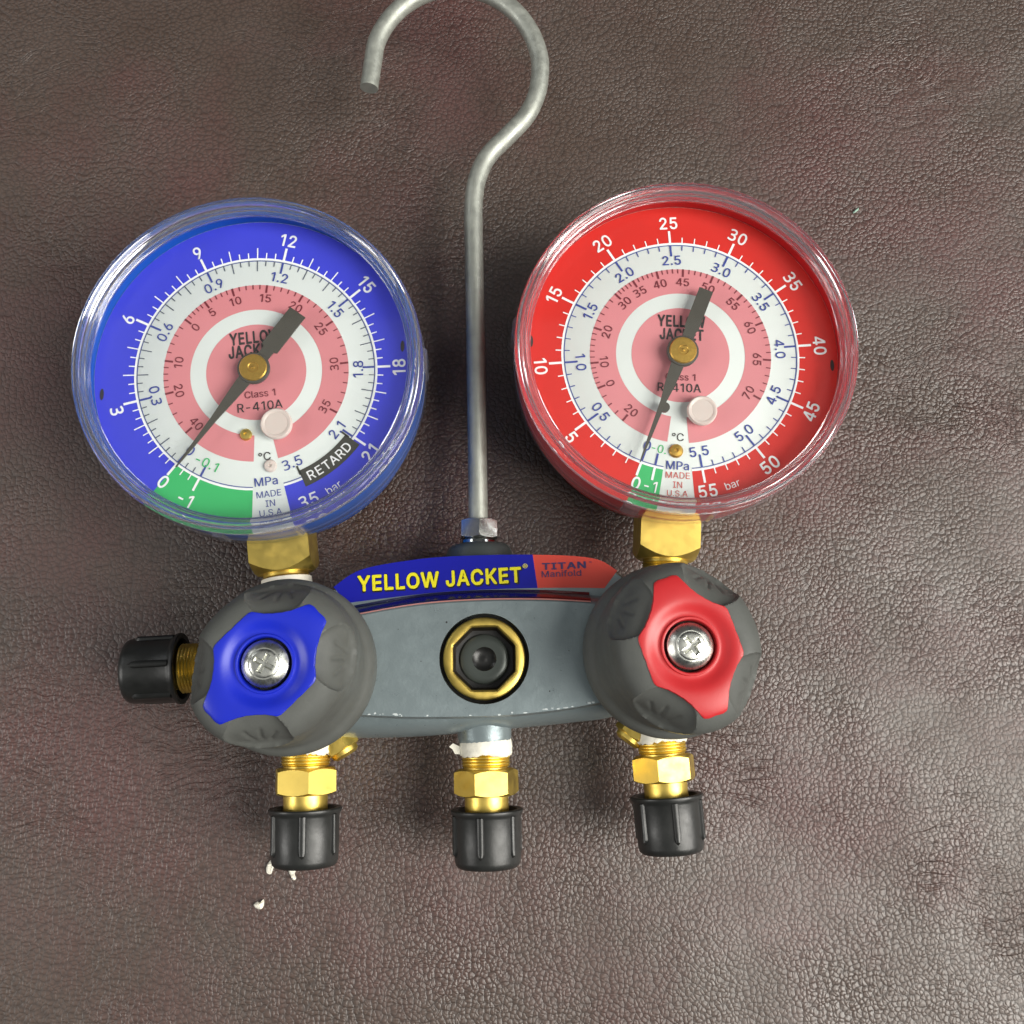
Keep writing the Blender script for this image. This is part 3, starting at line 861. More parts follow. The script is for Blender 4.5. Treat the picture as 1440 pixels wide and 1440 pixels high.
def interp(table, x):
    for (x0, y0), (x1, y1) in zip(table[:-1], table[1:]):
        if x <= x1 or (x1, y1) == table[-1]:
            return y0 + (y1 - y0) * (x - x0) / (x1 - x0)


def sector(mb, r0, r1, a0, a1, m_, z):
    n = max(2, int(abs(a1 - a0) / 3))
    v, f = [], []
    for i in range(n + 1):
        a = a0 + (a1 - a0) * i / n
        v.append((*pol(r0, a), z))
        v.append((*pol(r1, a), z))
    for i in range(n):
        f.append([2 * i, 2 * i + 1, 2 * i + 3, 2 * i + 2][::-1] if a1 > a0 else [2 * i, 2 * i + 1, 2 * i + 3, 2 * i + 2])
    mb.add(v, f, m_)


def tick(mb, r0, r1, a, w, m_, z):
    x0, y0 = pol(r0, a)
    x1, y1 = pol(r1, a)
    t = radians(a)
    nx, ny = cos(t) * w / 2, -sin(t) * w / 2
    mb.add([(x0 - nx, y0 - ny, z), (x0 + nx, y0 + ny, z), (x1 + nx, y1 + ny, z), (x1 - nx, y1 - ny, z)], [[0, 1, 2, 3]], m_)


def rtext(mb, s, r, a, h, m_, z, flip, bold=0.0, xs=1.0):
    put_text(mb, s, pol(r, a), -radians(a) + (pi if flip else 0), h, m_, z, bold, xs)


def disc(mb, x, y, r, z, m_, n=24):
    mb.add([(x + r * cos(2 * pi * i / n), y + r * sin(2 * pi * i / n), z) for i in range(n)], [list(range(n))], m_)


K = 0.1793                         # mm on the dial for one pixel of the photograph
ZD = 34.0


def make_gauge(cfg):
    c = at(*cfg['dial'], ZD)
    loc = (c.x, c.y, 0)
    tilt = cfg['rot']              # degrees, clockwise
    case = MB()
    cm = cfg['case']
    case.lathe([(0, 6.0), (30, 6.0), (36.6, 6.6), (38.6, 8.2), (39.3, 11), (40.0, 24), (41.0, 24.4), (41.85, 26.5), (41.95, 38.4), (41.7, 38.8), (40.7, 38.8), (40.45, 38.5), (40.35, 33.0), (0, 33.0)], cm, None, 160)
    # ledge ring that carries the clear cover
    case.lathe([(40.0, 22.6), (41.2, 23.0), (41.6, 23.8), (41.4, 25.0), (40.6, 25.4)], cm, None, 160)
    case_o = case.build('pressure_gauge', root, loc, smooth=35, label=cfg['label'])

    # ---- dial with its print
    d = MB()
    z0 = ZD
    d.lathe([(40.3, z0 - .9), (40.3, z0 - .05), (40.2, z0), (0, z0)], 'd_white', None, 120)
    zz = z0 + .05
    for a0, a1, m_ in cfg['outer']:
        sector(d, 30.1, 40.2, a0, a1, m_, zz)
    a0, a1 = cfg['pink']
    sector(d, 16.45, 23.1, a0, a1, 'd_pink', zz)
    disc(d, 0, 0, 12.5, zz, 'd_pink', 72)
    sector(d, 29.85, 30.35, cfg['line'][0], cfg['line'][1], 'd_txt', zz + .05)
    sector(d, 29.5, 29.72, cfg['line'][0], cfg['line'][1], 'd_navy', zz + .05)
    zt = zz + .1
    tab = cfg['scale']
    step, sub, longs = cfg['minor']
    v0, v1 = tab[0][0], tab[-1][0]
    nn = int(round((v1 - v0) / step * 1))
    k = 0
    val = cfg['tick0']
    while val <= cfg['tick1'] + 1e-6:
        a = interp(tab, val)
        maj = abs(val / cfg['major'] - round(val / cfg['major'])) < 1e-3 or abs(val + 1) < 1e-6
        lng = longs and abs(val / longs - round(val / longs)) < 1e-3
        lo, li, w = (3.5, 3.1, .6) if maj else ((3.0, 2.9, .3) if lng else (1.7, 1.5, .3))
        tick(d, 30.1, 30.1 + lo, a, w, 'd_txt', zt)
        tick(d, 29.7, 29.7 - li, a, w * .85, 'd_navy' if maj else cfg['tickmat'], zt)
        val += step
    for s, val, da in cfg['outer_num']:
        a = interp(tab, val) + da
        rtext(d, s, 35.75 if len(s) > 1 else 35.5, a, 3.1, 'd_txt', zt, cfg['flip'](a), bold=.032, xs=.92)
    for s, val, da in cfg['inner_num']:
        a = interp(tab, val) + da
        rtext(d, s, 25.5, a, 2.45, 'd_navy', zt, cfg['flip'](a), bold=.018, xs=.98)
    T_ = cfg['temp']
    for i, (s, a) in enumerate(T_):
        tick(d, 23.1, 21.0, a, .5, 'd_maroon', zt)
        if s:
            rtext(d, s, 19.55, a, 2.05, 'd_maroon', zt, cfg['flip'](a), bold=.014)
        if i + 1 < len(T_):
            nb = cfg['tsub'][i]
            for q in range(1, nb):
                tick(d, 23.1, 21.9, a + (T_[i + 1][1] - a) * q / nb, .26, 'd_maroon', zt)
    for s, r, a, h, m_, flip, bold, xs in cfg['extra']:
        rtext(d, s, r, a, h, m_, zt, flip, bold, xs)
    for s, dx, dy, h, m_, bold, width in cfg['words']:
        put_text(d, s, (dx, dy), -radians(tilt), h, m_, zt, bold, width=width)
    if 'retard' in cfg:
        a0, a1 = cfg['retard']
        sector(d, 27.9, 32.3, a0, a1, 'd_retard', zt)
        tick(d, 26.6, 29, a0, .5, 'd_retard', zt)
        tick(d, 26.6, 29, a1, .5, 'd_retard', zt)
        for i, ch in enumerate('RETARD'):
            a = a1 - 4.6 - (a1 - a0 - 9.2) * i / 5
            rtext(d, ch, 30.15, a, 2.3, 'd_txt', zt + .05, True, .02)
    for px, py in cfg['notch']:
        p = at(px, py, ZD) - c
        d.add([(p.x + .5 * cos(t) , p.y + 1.5 * sin(t), zt) for t in [2 * pi * i / 20 for i in range(20)]], [list(range(20))], 'd_black')
    d.build('dial', case_o, smooth=30)

    # ---- frosted plug and small screws on the dial
    p = at(*cfg['plug'][:2], ZD + 3) - c
    mb = MB()
    rp = cfg['plug'][2]
    mb.lathe([(rp * .82, ZD + .02), (rp * .86, ZD + 1.6), (rp, ZD + 1.9), (rp, ZD + 2.7), (rp * .93, ZD + 3.05), (rp * .78, ZD + 3.0), (rp * .72, ZD + 2.8), (0, ZD + 2.8)], 'frost', Matrix.Translation((p.x, p.y, 0)), 48)
    mb.build('dial_plug', case_o, smooth=40)
    for sx, sy, rs, m_ in cfg['screws']:
        p = at(sx, sy, ZD + .5) - c
        mb = MB()
        mb.lathe([(rs, ZD + .02), (rs, ZD + .5), (rs * .8, ZD + .9), (rs * .3, ZD + 1.0), (rs * .22, ZD + .6), (0, ZD + .6)], m_, Matrix.Translation((p.x, p.y, 0)), 24)
        mb.build('dial_screw', case_o, smooth=40)

    # ---- pointer and hub
    zp = ZD + 2.6
    mb = MB()
    pa, tl, tw = cfg['pointer']
    ta = radians(pa)
    ux, uy = sin(ta), cos(ta)
    wx, wy = cos(ta), -sin(ta)
    prof = [(30.8, .12), (24, .45), (cfg['mid'], .75), (10, 1.25), (5, 1.6), (2, 1.7), (-3, 1.5), (-6.0, 1.5), (-6.4, tw), (-tl, tw)]
    up = [(ux * s + wx * w, uy * s + wy * w) for s, w in prof]
    dnl = [(ux * s - wx * w, uy * s - wy * w) for s, w in prof]
    ol = up + dnl[::-1]
    nn = len(ol)
    vv = [(x, y, zp) for x, y in ol] + [(x, y, zp + .45) for x, y in ol]
    ff = [list(range(nn - 1, -1, -1)), list(range(nn, 2 * nn))] + [[i, (i + 1) % nn, nn + (i + 1) % nn, nn + i] for i in range(nn)]
    area2 = sum(ol[i][0] * ol[(i + 1) % nn][1] - ol[(i + 1) % nn][0] * ol[i][1] for i in range(nn))
    if area2 < 0:
        ff = [q[::-1] for q in ff]
    mb.add(vv, ff, 'pointer')
    mb.lathe([(4.0, zp - .3), (4.05, zp + .5), (3.85, zp + .75), (3.5, zp + .8), (0, zp + .8)], 'pointer', None, 48)
    mb.lathe([(1.5, ZD), (1.5, zp)], 'pointer', None, 16)
    if cfg.get('pin'):
        q = (ux * 15.2 , uy * 15.2)
        mb.lathe([(1.25, zp - 1.2), (1.25, zp - .1), (0, zp - .1)], 'pointer', Matrix.Translation((q[0] + wx * -.9, q[1] + wy * -.9, 0)), 20)
    po = mb.build('pointer', case_o, smooth=30)
    mb = MB()
    mb.lathe([(3.45, zp + .5), (3.45, zp + 1.0), (3.2, zp + 1.25), (1.3, zp + 1.3), (1.1, zp + 1.1), (.5, zp + 1.1), (.35, zp + 1.3), (0, zp + 1.35)], 'brass_hub', None, 48)
    mb.build('pointer_hub', case_o, smooth=40)

    # ---- clear cover: moulded rim with skirt and a flat window
    mb = MB()
    rim = [(38.40, 40.9), (38.45, 41.5), (38.9, 41.8), (39.25, 42.3), (39.35, 43.4), (39.5, 43.9), (39.75, 44.0), (39.95, 44.45), (40.5, 44.8), (41.2, 44.75), (41.8, 44.2), (42.15, 43.2), (42.35, 42.0), (42.38, 39.2), (42.1, 38.95), (41.5, 38.95), (41.3, 39.3), (40.6, 39.2), (39.9, 38.6), (39.5, 38.4), (39.3, 38.8), (39.2, 40.0), (38.9, 40.5), (38.6, 40.55)]
    mb.lathe(rim[::-1], 'rim_glass', None, 180, close=True)
    mb.lathe([(42.40, 39.1), (42.45, 38.6), (42.42, 33.0), (42.6, 32.7), (42.6, 27.6), (42.45, 26.6), (42.1, 26.2)][::-1], 'clear', None, 180)
    for a_deg, wd in cfg['tabs']:
        th = radians(90 - a_deg)
        mxx = Matrix.Rotation(th, 4, 'Z')
        w2 = wd / 2
        bx = []
        for (r, z) in ((42.5, 31.5), (43.2, 32.2), (43.2, 39.6), (42.4, 40.6)):
            bx.append((r, z))
        vv = [(r, -w2 + (.5 if r > 43 else 0), z) for r, z in bx] + [(r, w2 - (.5 if r > 43 else 0), z) for r, z in bx]
        ff = [[3, 2, 1, 0], [4, 5, 6, 7], [0, 1, 5, 4], [1, 2, 6, 5], [2, 3, 7, 6], [3, 0, 4, 7]]
        mb.add(vv, [q[::-1] for q in ff], 'clear', mxx)
    cov = mb.build('clear_cover', case_o, smooth=28)
    mb = MB()
    mb.lathe([(38.38, 40.8), (0, 40.8)], 'pane', None, 120)
    mb.build('window_pane', case_o, smooth=30)

    # ---- brass stem block
    mb = MB()
    hw, hd = 7.6, 7.2
    g = 12
    y0, y1 = -34.0, cfg['stem_end']
    v, f = [], []
    per = []
    for i in range(g):
        per.append((-hw + 2 * hw * i / g, hd))
    for i in range(g):
        per.append((hw, hd - 2 * hd * i / g))
    for i in range(g):
        per.append((hw - 2 * hw * i / g, -hd))
    for i in range(g):
        per.append((-hw, -hd + 2 * hd * i / g))
    npz = len(per)
    for (x, z) in per:
        v.append((x, y0, z))
    for (x, z) in per:
        r = sqrt(x * x + z * z)
        v.append((x, y1 + max(0, r - 7.0) * 0.8, z))
    for (x, z) in per:
        r = sqrt(x * x + z * z)
        q = min(1, 7.0 / r)
        v.append((x * q, y1 - .02, z * q))
    for k in range(2):
        for i in range(npz):
            j = (i + 1) % npz
            f.append([k * npz + i, k * npz + j, (k + 1) * npz + j, (k + 1) * npz + i])
    f.append([2 * npz + i for i in range(npz)])
    stem_m = Matrix.Rotation(-radians(cfg['stem_rot']), 4, 'Z')
    off = Matrix.Translation((cfg.get('stem_dx', 0), 0, AX))
    mb.add(v, f, 'brass', stem_m @ off)
    st = mb.build('stem_block', case_o, smooth=25)
    mb = MB()
    ax = stem_m @ off @ Matrix.Translation((0, y1, 0)) @ Matrix.Rotation(pi / 2, 4, 'X')
    mb.lathe([(5.6, -.5), (5.7, .8), (6.0, 1.0), (5.6, 1.3), (6.0, 1.6), (5.6, 1.9), (5.8, 2.2), (5.8, 9)], 'brass', ax, 40)
    if cfg['tape']:
        mb.lathe([(6.0, 1.2), (6.35, 1.4), (6.4, 3), (6.3, 5), (6.45, 7), (6.3, 10)], 'tape', ax, 40)
    mb.build('stem_thread', case_o, smooth=40)
    return case_o


# measured scale marks: value -> clockwise angle on the dial
left_scale = [(-1, -155.2), (0, -142.3), (3, -105), (6, -66.3), (9, -27.4), (12, 10.8), (15, 49.1), (18, 87.1), (21, 124.0)]
right_scale = [(-1, -166), (0, -159.2), (5, -126.3), (10, -94.4), (15, -63.4), (20, -32.8), (25, -3.5), (30, 26.1), (35, 55.8), (40, 85.2), (45, 114.4), (50, 143), (55, 171.3)]

make_gauge(dict(
    dial=(360.5, 523), rot=-7.2, case='blue_case', label='blue low-pressure gauge',
    outer=[(-142.3, 125, 'd_blue'), (125, 164.4, 'd_blue'), (179, 217.7, 'd_green')],
    pink=(179, 360 + 164), line=(179, 360 + 164.4),
    scale=left_scale, minor=(1 / 3, 3, 1), tick0=-1, tick1=21, major=3, tickmat='d_grey',
    outer_num=[('0', 0, -.6), ('3', 3, -2), ('6', 6, -1.2), ('9', 9, 0), ('12', 12, 0), ('15', 15, 0), ('18', 18, 0.5), ('21', 21, 1.7)],
    inner_num=[('0', 0, -1), ('0.3', 3, 0.5), ('0.6', 6, 0), ('0.9', 9, 0), ('1.2', 12, 0), ('1.5', 15, 0), ('1.8', 18, 1), ('2.1', 21, 2)],
    flip=lambda a: a > 80 or a < -95,
    temp=[('40', -133.7), ('20', -105), ('10', -83.3), ('0', -53.6), ('5', -37), ('10', -18), ('15', 4.3), ('20', 28.2), ('25', 54.2), ('30', 83.6), ('35', 117)],
    tsub=[4, 5, 5, 5, 5, 5, 5, 5, 5, 5],
    extra=[('3.5', 25.4, 157, 2.5, 'd_navy', True, .01, 1), ('35', 35.8, 156.4, 3.1, 'd_txt', True, .02, .95),
           ('bar', 35.8, 145.5, 2.0, 'd_txt', True, .0, 1), ('-0.1', 26.0, -155.0, 2.3, 'd_green', True, .01, 1),
           ('-1', 36.3, -154.2, 3.1, 'd_txt', True, .02, .9), ('°C', 22.0, 172, 2.0, 'd_black', True, .01, 1),
           ('MPa', 28.3, 172.5, 2.1, 'd_navy', True, .01, 1), ('MADE', 31.5, 171.8, 1.6, 'd_navy', True, 0, 1),
           ('IN', 33.9, 171.6, 1.6, 'd_navy', True, 0, 1), ('U.S.A', 36.2, 171.8, 1.6, 'd_navy', True, 0, 1)],
    words=[('YELLOW', -.8, 9.1, 3.0, 'd_black', .055, 12.6), ('JACKET', -1.3, 5.6, 3.0, 'd_black', .055, 11.8),
           ('Class 1', 1.2, -5.7, 1.75, 'd_maroon', .004, 7.6), ('R-410A', 1.35, -8.9, 2.2, 'd_black', .01, 11.2)],
    retard=(125.3, 155.4), notch=[(143.5, 555), (566, 487)],
    plug=(388, 595, 3.9), screws=[(345.5, 611, 1.5, 'brass'), (380, 655, 1.6, 'frost')],
    pointer=(-144.9, 18.0, 2.35), mid=16,
    tabs=[(88, 6), (-98, 6), (188, 3.0), (163, 1.6), (30, 5), (-40, 5)],
    stem_rot=-7.6, stem_dx=0.0, stem_end=-49.6, tape=True))

make_gauge(dict(
    dial=(957, 499), rot=2.2, case='red_case', label='red high-pressure gauge',
    outer=[(-159.2, 176.3, 'd_red'), (190, 200.8, 'd_green')],
    pink=(190, 360 + 176.5), line=(190, 360 + 176.3),
    scale=right_scale, minor=(1, 5, None), tick0=-1, tick1=55, major=5, tickmat='d_navy',
    outer_num=[('0', 0, -.8), ('5', 5, -1.5), ('10', 10, -1), ('15', 15, -.5), ('20', 20, -.2), ('25', 25, 0), ('30', 30, .3), ('35', 35, .2), ('40', 40, .5), ('45', 45, 0), ('50', 50, 0), ('55', 55, -.5)],
    inner_num=[('0', 0, 0), ('0.5', 5, 0), ('1.0', 10, -.5), ('1.5', 15, 0), ('2.0', 20, 0), ('2.5', 25, 0), ('3.0', 30, 0), ('3.5', 35, 0), ('4.0', 40, 1), ('4.5', 45, 0), ('5.0', 50, 0), ('5.5', 55, 0)],
    flip=lambda a: a > 105 or a < -90,
    temp=[('20', -139), ('0', -113), ('10', -96), ('20', -72.2), ('30', -45.3), ('35', -30.6), ('40', -14), ('45', 3.3), ('50', 23.1), ('55', 45.3), ('60', 67.7), ('65', 93.2), ('70', 120.3)],
    tsub=[4, 5, 6, 5, 5, 5, 5, 5, 5, 5, 5, 5],
    extra=[('bar', 35.6, 160.5, 1.9, 'd_txt', True, 0, 1), ('-0.1', 25.3, -167.5, 2.1, 'd_green', True, .0, .95), ('-1', 35.2, -166, 2.8, 'd_txt', True, .01, .9),
           ('°C', 21.6, 183.5, 2.0, 'd_black', True, .0, 1), ('MPa', 28.9, 183.2, 2.1, 'd_navy', True, .01, 1),
           ('MADE', 31.4, 183.0, 1.6, 'd_redtxt', True, 0, 1), ('IN', 33.8, 183.0, 1.6, 'd_redtxt', True, 0, 1), ('U.S.A', 36.0, 183, 1.5, 'd_redtxt', True, 0, 1)],
    words=[('YELLOW', .5, 8.9, 2.9, 'd_black', .055, 12.2), ('JACKET', .45, 5.4, 2.8, 'd_black', .055, 11.2),
           ('Class 1', -.2, -5.9, 1.75, 'd_maroon', .004, 7.6), ('R-410A', -.6, -8.7, 2.2, 'd_black', .01, 11.0)],
    notch=[(747, 480), (1170, 514)],
    plug=(988, 576.5, 3.75), screws=[(951, 634, 1.75, 'brass_hub')],
    pointer=(-158.3, 17.6, 1.85), mid=14, pin=True,
    tabs=[(94, 6), (-84, 6), (199, 4.5), (172, 1.6), (50, 5), (-30, 5)],
    stem_rot=3.2, stem_dx=0.0, stem_end=-50.9, tape=False))


# ================================================================== knobs
def make_knob(axis, long_deg, insert_mat, label):
    z_base = 34.5
    la_ = radians(long_deg)

    def Rh(p):
        return 1 / sqrt((cos(p) / 18.6) ** 2 + (sin(p) / 16.0) ** 2)

    def Zt(f):
        return 25 + 6.6 * sqrt(max(0, 1 - f ** 6))

    def dish(r):
        # shallow bowl round the screw with a raised lip, then the screw well
        z = -1.2 * exp(-((r - 6.6) / 2.0) ** 2)
        if r < 6.3:
            z += 0.9 * max(0, min(1, (6.3 - r) / .3))
        if r < 5.5:
            z -= 2.4 * min(1, (5.5 - r) / .3)
        return z
    dents = []
    for s in (40, -40, 180 + 40, 180 - 40):
        p = radians(s)
        r = Rh(p) * 0.90
        cz = Zt(0.90)
        dents.append((Vector((r * cos(p), r * sin(p), cz)), p))

    def displace(P):
        for c0, p in dents:
            d = P - c0
            tng = Vector((-sin(p), cos(p), 0))
            mer = Vector((cos(p) * .62, sin(p) * .62, -.78))
            nrm = Vector((cos(p) * .78, sin(p) * .78, .62))
            u, w, h = d.dot(tng), d.dot(mer), d.dot(nrm)
            if abs(h) > 6:
                continue
            q = (u / 6.9) ** 2 + ((w - 1.0) / 6.6) ** 2
            if q < 1:
                amt = 2.7 * (1 - q) ** .62
                e = Vector((u, 8.2 - w))
                ang = atan2(e.x, e.y)
                for k in range(-1, 2):
                    band = max(0, min(1, (e.length - 3.4) / .8)) * max(0, min(1, (9.0 - e.length) / 1.2))
                    amt += .40 * exp(-((ang - k * .42) * e.length / .42) ** 2) * band
                return P - nrm * amt
        return P
    rows = []
    for z, r in ((0, 17.5), (0.2, 18.6), (1.0, 19.5), (3, 20.1), (5.5, 20.3), (8, 20.2), (9.4, 19.8), (10.3, 19.0), (11.0, 18.3)):
        rows.append(lambda p, r=r, z=z: (r, z))
    for i in range(16):
        t = i / 15
        rows.append(lambda p, t=t: (Rh(p) + (18.3 - Rh(p)) * (1 - t) ** 2 * .9 * (1 - t) + .35 * sin(pi * t), 11.8 + 13.2 * t))
    fs = [1 - (i / 26) ** 2 * .54 for i in range(1, 27)]
    for f_ in fs:
        rows.append(lambda p, f_=f_: (Rh(p) * f_, Zt(f_)))
    for r in (6.6, 3.0, 0.02):
        rows.append(lambda p, r=r: (min(r, .37 * Rh(p)), 27.0))
    # blend of the bowl into the top
    na = 300
    v, f = [], []
    for row in rows:
        for i in range(na):
            p = 2 * pi * i / na
            r, z = row(p)
            P = Vector((r * cos(p), r * sin(p), z))
            if z > 11.5 and r > 6.7 and z != 27.0:
                P.z += dish(r) if r < 12 else 0
                P = displace(P)
            v.append(P)
    for k in range(len(rows) - 1):
        for i in range(na):
            j = (i + 1) % na
            f.append([k * na + i, k * na + j, (k + 1) * na + j, (k + 1) * na + i])
    mb = MB()
    mb.add(v, f, 'rubber')
    ko = mb.build('control_knob', root, (axis.x, axis.y, z_base), la_, smooth=50, label=label)

    # coloured insert, outline concave at the four finger dents
    def Ri(p):
        d = abs(((p + pi / 2) % pi) - pi / 2)          # angle from the long axis 0..90 deg
        dd = math.degrees(d)
        tab = [(0, 15.0), (6, 15.2), (10, 15.0), (14, 13.6), (20, 12.0), (28, 10.9), (38, 10.3), (48, 10.2), (56, 10.6), (61, 11.0), (65, 10.95), (75, 10.3), (90, 9.9)]
        return interp(tab, dd)
    mb = MB()
    nr = 16
    v, f = [], []
    for k in range(nr + 3):
        for i in range(na):
            p = 2 * pi * i / na
            R = Ri(p)
            if k <= nr:
                t = k / nr
                r = 6.35 + (R - 6.35) * t
                dz = .22
            else:
                r = R + (.12 if k == nr + 1 else .16)
                dz = .12 if k == nr + 1 else -.8
            v.append((r * cos(p), r * sin(p), Zt(r / Rh(p)) + dish(r) + dz))
    lip = [(6.25, .24), (6.1, .30), (5.85, .34), (5.65, .26), (5.5, .1), (5.42, -.6), (5.38, -2.4)]
    for (r, dz) in lip:
        for i in range(na):
            p = 2 * pi * i / na
            base = Zt(6.3 / Rh(p)) + dish(6.3)
            v.append((r * cos(p), r * sin(p), base + dz + (.35 if 5.6 < r < 6.2 else 0)))
    for k in range(nr + 2):
        for i in range(na):
            j = (i + 1) % na
            f.append([k * na + i, (k + 1) * na + i, (k + 1) * na + j, k * na + j])
    b0 = (nr + 3) * na
    seq = [0] + [b0 + k * na for k in range(len(lip))]
    for a_, b_ in zip(seq[:-1], seq[1:]):
        for i in range(na):
            j = (i + 1) % na
            f.append([a_ + i, a_ + j, b_ + j, b_ + i])
    mb.add(v, f, insert_mat)
    mb.build('knob_insert', ko, smooth=40)

    # domed cross-recess screw
    mb = MB()
    na2, nr2 = 144, 44
    v, f = [], []
    zb = Zt(0) - .9
    for k in range(nr2 + 1):
        r = 5.0 * (1 - k / nr2)
        for i in range(na2):
            p = 2 * pi * i / na2
            x, y = r * cos(p), r * sin(p)
            z = zb + 1.7 * (1 - (r / 5.0) ** 3.4)
            g = lambda t, w: max(0, min(1, (w - abs(t)) / .18))
            arm = max(g(x, .52) * g(y, 2.15), g(y, .52) * g(x, 2.15))
            z -= 1.0 * arm * (1 - .25 * r / 2.2)
            z -= .10 * exp(-((r - 3.0) / .14) ** 2)
            if k == 0:
                z -= 1.0
            v.append((x, y, z))
    for k in range(nr2):
        for i in range(na2):
            j = (i + 1) % na2
            f.append([k * na2 + i, k * na2 + j, (k + 1) * na2 + j, (k + 1) * na2 + i])
    mb.add(v, f, 'screw', Matrix.Rotation(radians(18), 4, 'Z'))
    mb.build('knob_screw', ko, smooth=35)


make_knob(kL, 45, 'k_blue', 'grey rubber knob with blue insert')
make_knob(kR, 109, 'k_red', 'grey rubber knob with red insert')


# ================================================================== ports, caps, plugs
def make_cap(mx, phase=0.0):
    """black dust cap; +z points away from the fitting, open end at z=0"""
    mb = MB()
    prof_o = [(7.3, 6.0), (7.2, 1.0), (7.6, 0.1), (8.7, 0.0), (8.95, .25), (8.95, .75), (8.6, 1.3), (8.3, 1.9), (8.25, 8), (8.1, 12.1), (7.85, 13.1), (7.2, 13.7), (6.0, 13.9), (0, 13.95)]
    mb.lathe(prof_o, 'cap', mx, 64)
    mb.lathe([(7.3, 6.0), (0, 6.0)], 'hole', mx, 32)
    for i in range(6):
        th = 2 * pi * i / 6 + phase
        R = mx @ Matrix.Rotation(th, 4, 'Z')
        pts = []
        nz, nw = 14, 8
        v, f = [], []
        for a in range(nz + 1):
            z = 1.4 + 9.6 * a / nz
            for b in range(nw + 1):
                s = b / nw * 2 - 1
                zz = z
                w = .92
                if a >= nz - 3:
                    q = (a - (nz - 3)) / 3
                    w = .92 * sqrt(max(0.02, 1 - q * q * .96))
                h = .8 * sqrt(max(0, 1 - s * s)) ** .8
                if a == nz:
                    h *= .1
                v.append((8.12 + h, s * w, zz))
        for a in range(nz):
            for b in range(nw):
                k = a * (nw + 1) + b
                f.append([k, k + 1, k + nw + 2, k + nw + 1])
        mb.add(v, f, 'cap', R)
    return mb


def make_port(px, py, ang, label, tape=True, hexrot=0.3, neck0=2.3, phase=0.0):
    p = at(px, py, AX)
    fr = port_frame(p, ang)
    mb = MB()
    thr = [(5.5, -4), (5.9, neck0 - 2.2)]
    z = neck0 - 2.0
    while z < neck0 + 2.0:
        thr += [(6.05, z), (5.7, z + .3), (6.05, z + .6)]
        z += .75
    thr += [(5.5, neck0 + 2.6), (5.5, neck0 + 3.4)]
    mb.lathe(thr, 'brass', fr, 48)
    h0 = neck0 + 3.0
    mb.prism(6, 8.1, h0, h0 + 6.4, 'brass', fr, hexrot, .55)
    mb.lathe([(5.4, h0 + 6.5), (5.4, h0 + 10.4), (5.0, h0 + 10.8), (5.0, h0 + 15), (0, h0 + 15)], 'brass', fr, 48)
    o = mb.build('port_fitting', root, smooth=28, label='brass hose fitting ' + label)
    if tape:
        mb = MB()
        n = 56
        v, f = [], []
        rows = [(6.2, -2), (6.5, -1.2), (6.55, 0), (6.45, .8), (6.6, 1.5), (6.3, 2.0), (5.9, 2.2)]
        for r, z in rows:
            for i in range(n):
                a = 2 * pi * i / n
                rr = r + random.uniform(-.12, .16)
                v.append((rr * cos(a), rr * sin(a), z + .25 * sin(3 * a) + (random.uniform(-.5, .2) if z > 1.4 else random.uniform(-.1, .1))))
        for k in range(len(rows) - 1):
            for i in range(n):
                j = (i + 1) % n
                f.append([k * n + i, k * n + j, (k + 1) * n + j, (k + 1) * n + i])
        # a loose shred
        mb.add(v, f, 'tape', fr)
        if tape == 'shred':
            sv = [(-6.2, 2, -.2), (-8.1, 1.8, -1.1), (-9.0, 2.4, -.3), (-8.2, 2.2, .3), (-7.6, 2.6, 1.4), (-6.3, 2.2, 1.6)]
            mb.add(sv + [(x, y - .5, z) for x, y, z in sv], [list(range(6)), list(range(11, 5, -1))] + [[i, 6 + i, 6 + (i + 1) % 6, (i + 1) % 6] for i in range(6)], 'tape', fr)
        mb.build('sealing_tape', o, smooth=60)
    mb = make_cap(fr @ Matrix.Translation((0, 0, h0 + 9.6)), phase)
    mb.build('dust_cap', o, smooth=35)
    return o


make_port(430.5, 1048, radians(1.4), 'under the blue knob', True, .26, phase=pi / 2 - .1)
make_port(683, 1050, radians(1.4), 'below the sight glass', 'shred', .87, phase=pi / 2 + .2)
make_port(929, 1031, radians(4.0), 'under the red knob', True, .86, phase=pi / 2 - .05)

# side port on the left end: straight flare with a cap
p = at(292, 938, AX)
fr = port_frame(p, radians(-90) + radians(3.2))
mb = MB()
thr = [(6.6, -12), (6.6, -2.0)]
thr2 = [(6.2, 0.2)]
z = .4
while z < 6:
    thr2 += [(6.2, z), (5.8, z + .35)]
    z += .8
mb.prism(6, 7.4, -12, 1.0, 'brass', fr, .25, .4)
mb.lathe(thr2 + [(5.2, 7), (5.2, 14), (0, 14)], 'brass', fr, 48)
so = mb.build('port_fitting', root, smooth=28, label='brass hose fitting at the left end')
make_cap(fr @ Matrix.Translation((0, 0, 6.1)), pi / 2 + .15).build('dust_cap', so, smooth=35)

# brass access plugs peeping out beside the outer ports
for px, py, ang in ((478, 1045, radians(32)), (892, 1027, radians(-36))):
    p = at(px, py, AX - 1)
    mb = MB()
    fr = port_frame(p, ang)
    mb.prism(6, 4.6, -8, 2.0, 'brass', fr, .2, .5)
    mb.lathe([(3.6, 1.5), (3.4, 3.0), (2.6, 3.6), (0, 3.7)], 'brass', fr, 32)
    mb.build('access_plug', root, smooth=28)

